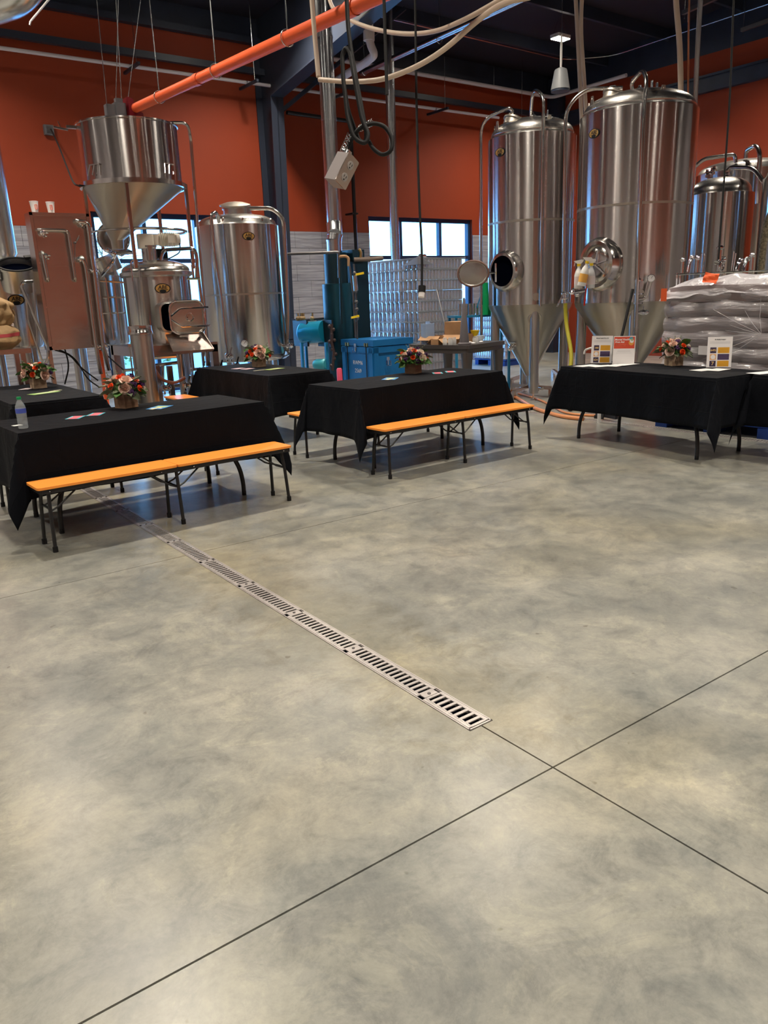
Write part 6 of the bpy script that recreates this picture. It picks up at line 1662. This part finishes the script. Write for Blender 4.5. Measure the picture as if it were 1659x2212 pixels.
# hanging hoses
for lab, pts, r in (('cream hose dropping from the lamp beside the rafter and sweeping up to the right', [(672,-20,5.4),(680,80,5.4),(688,166,5.4)], .0165),
    ('cream hose hanging in a low arc from the elbow', [(690,172,5.4),(760,178,5.2),(830,172,5.0),(900,145,4.9),(960,108,4.8),(1030,45,4.7),(1085,5,4.6),(1180,-12,4.5)], .0165),
    ('cream hose in the upper arc, above the steel pipe', [(706,-20,6.6),(720,25,6.5),(790,60,6.2),(870,75,5.9),(940,70,5.6),(1010,40,5.2),(1080,0,4.9),(1120,-20,4.9)], .0165),):
    q = [at(x, y, T=T) for x, y, T in pts]; q.insert(0, Vector((q[0].x, q[0].y, CZ(q[0].y)))) if pts[0][1] < 0 else None; q.append(Vector((q[-1].x+.3, q[-1].y, CZ(q[-1].y)))) if pts[-1][1] < 0 else None; solo('cream_hose', MB().tube(arc_pts(q, .5, 8), r, 10), HOSEW, lab, 'hose', tuple(q[0]), world=True)
for lab, pts, r, D in (('left one of two cream pipes dropping behind the larger fermenter', [(1242,-30),(1247,60),(1256,250),(1262,420)], .028, 12.3), ('right one of two cream pipes dropping behind the larger fermenter', [(1258,-30),(1254,60),(1266,235),(1272,420)], .028, 12.2),
    ('cream pipe curving down behind the right shoulder of the larger fermenter', [(1457,-30),(1468,90),(1470,150),(1471,230)], .034, 11.4), ('grey pipe dropping right of the larger fermenter dome', [(1515,-30),(1508,80),(1500,260)], .03, 11.6), ('thin copper pipe right of the larger fermenter dome', [(1488,-30),(1486,250)], .012, 11.5)):
    q = [at(x, y, D=D) for x, y in pts]; q.insert(0, Vector((q[0].x, q[0].y, CZ(q[0].y)+.02))); solo('riser_pipe', MB().tube(arc_pts(q, .8, 6), r, 10), HOSEW if 'cream' in lab else (COPPER if 'copper' in lab else STEEL2), lab, 'pipe', tuple(q[-1]), world=True)
# black drop cords
for lab, pts, T in (('black cord hanging left of the tall window, in front of the slim flue', [(829,-20),(833,110),(836,205)], 4.6), ('long black cord ending in a plug before the can pallet', [(897,-20),(899,200),(904,400),(912,560),(911,622)], 5.4), ('long black cord hanging over the right background tank', [(1585,-20),(1578,200),(1562,420),(1552,560)], 6.5)):
    q = [at(x, y, T=T) for x, y in pts]; q.insert(0, Vector((q[0].x, q[0].y, CZ(q[0].y))))
    t = thing('hanging_cord', lab, 'cord', tuple(q[-1]))
    part('cord', MB().tube(arc_pts(q, .6, 8), .010 if T < 5 else .0085, 8), BLACKR, t, world=True)
    if 'plug' in lab:
        part('socket', MB().cyl(at(912,618,T=T), at(911,632,T=T), .026, n=14), BLACKR, t, world=True); part('tip', MB().cyl(at(911,632,T=T), at(910,642,T=T), .022, n=14), PAPER, t, world=True)
# coiled heavy cord with outlet box
TT_ = 3.0
P = lambda x, y, d=0: at(x, y, T=TT_+d)
t = thing('drop_cord_reel', 'heavy black cord looped on itself with a steel outlet box hanging from it', 'cord', tuple(P(750,330)))
for nm, pts, r in (('cord', [(748,-20,0),(752,60,0),(760,120,0),(775,200,0),(792,290,0),(790,308,0),(776,306,.03),(752,240,.03),(742,180,.03),(739,120,.03),(746,102,.02),(756,112,.0),(764,160,-.03),(782,260,-.03),(797,290,-.03),(790,312,-.03),(765,300,-.03),(750,250,-.03),(746,205,-.03)], .0085),
                   ('cord_loop', [(750,322,0),(762,295,0),(778,275,-.02),(805,265,-.02),(832,272,-.02),(849,300,-.02),(845,328,-.02),(826,336,0),(806,322,.02),(796,304,.03)], .0080)):
    q = [P(*p) for p in pts]; q.insert(0, Vector((q[0].x, q[0].y, CZ(q[0].y)))) if nm == 'cord' else None; part(nm, MB().tube(arc_pts(q, .03, 5), r, 10), BLACKR, t, world=True)
for a, c in (((741,328),(757,290)), ((776,278),(806,263))):
    p1, p2 = P(*a), P(*c); d_ = (p2-p1); b = MB(); n1 = d_.normalized().orthogonal().normalized(); n2 = d_.normalized().cross(n1)
    for s in (-1, 1):
        for k0 in range(4): b.tube([p1+d_*(i/16)+(n1*math.cos(s*i*.55+k0*PI/2)+n2*math.sin(s*i*.55+k0*PI/2))*(.0125) for i in range(17)], .0012, 4)
    part('wire_mesh_grip', b, GALV, t, world=True)
bc_ = P(737, 368, -.02)
n_ = Vector((-.62,-.78,.05)).normalized()
ux = ray(737+26, 368+14)-ray(737, 368); ux = (RC @ Vector((26,-13,0))).normalized(); uy = (RC @ Vector((13,28,0))).normalized(); uz = ux.cross(uy).normalized(); uy = uz.cross(ux)
M = Matrix(((ux.x,uy.x,uz.x,bc_.x),(ux.y,uy.y,uz.y,bc_.y),(ux.z,uy.z,uz.z,bc_.z),(0,0,0,1))) @ Matrix.Rotation(R_(54), 4, 'Y')
BXM = mat('outlet_box_steel', (.36,.32,.32), .45, .5)
part('outlet_box', MB().box((0,0,0), (.062,.115,.062), M), BXM, t, world=True, smooth=False)
part('cover_plate', MB().rbox((0,0,.033), (.068,.120,.004), .006, M=M), PSTEEL, t, world=True)
b = MB()
for sy in (-.025, .025):
    b.lathe([(.016,.035),(.016,.0365)], 18, M @ Matrix.Translation((0,sy,0)))
part('receptacle_face', b, mat('receptacle', (.35,.33,.32), .5), t, world=True)
b = MB()
for sy in (-.025, .025):
    b.box((-.006,sy+.003,.037), (.002,.009,.001), M); b.box((.006,sy+.003,.037), (.002,.009,.001), M); b.cyl(M @ Vector((0,sy-.009,.0365)), M @ Vector((0,sy-.009,.0375)), .003, n=8)
part('slots', b, BLACKR, t, world=True, smooth=False)
part('strain_relief', MB().cyl(M @ Vector((-.008,.055,0)), M @ Vector((-.010,.075,0)), .016, n=10).cyl(M @ Vector((-.010,.07,0)), P(742,326), .011, n=10), GALV, t, world=True)
# pendant speaker hanging near the far lamp
q = at(1211, 172, D=11.5)
t = thing('pendant_speaker', 'grey cone-shaped pendant speaker hanging below the far lamp', 'speaker', tuple(q))
part('body', MB().lathe([(.03,.14),(.075,.12),(.085,.10),(.125,-.12)], 24), mat('speaker_grey', (.20,.21,.22), .5), t)
part('grille', MB().lathe([(.12,-.12),(.122,-.145),(.02,-.15)], 24), NAVY, t)
part('stem', MB().lathe([(.014,.14),(.018,.35),(.010,.52)], 8), WHITE, t)
part('suspension_wire', MB().cyl((0,0,.5), (0,0,CZ(q.y)-q.z), .003, n=5), GALV, t)
# black unistrut pieces on the right
for i, (a, c) in enumerate((((1475,28),(1580,-20)), ((1602,65),(1700,30)))):
    q1, q2 = at(*a, Z=5.9), at(*c, Z=5.9)
    t = thing('hung_strut', 'perforated strut hung under the roof at top right, %s' % ['the upper left one','the one by the right edge'][i], 'strut', tuple(q1)); part('channel', MB().beam(q1, q2, .06, .06), DSTEEL, t, world=True, smooth=False)
    part('rod', MB().cyl(q1+Vector((0,-.03,-.1)), Vector((q1.x, q1.y-.03, CZ(q1.y))), .007, n=5), GALV, t, world=True)
# diagonal braces around the column, thin rods
for i, (a, c) in enumerate((((620,232),(745,178)),)):
    q1, q2 = Vector((7.69,13.0,[4.75,5.05][i])), Vector((9.4,11.6,CZ(11.6)-.2)); b = MB().beam(q1, q2, .06, .06); solo('steel_brace', b, NAVY, 'dark diagonal brace right of the grey column, %s' % ['lower one','upper one'][i], 'brace', tuple(q1), world=True, smooth=False)
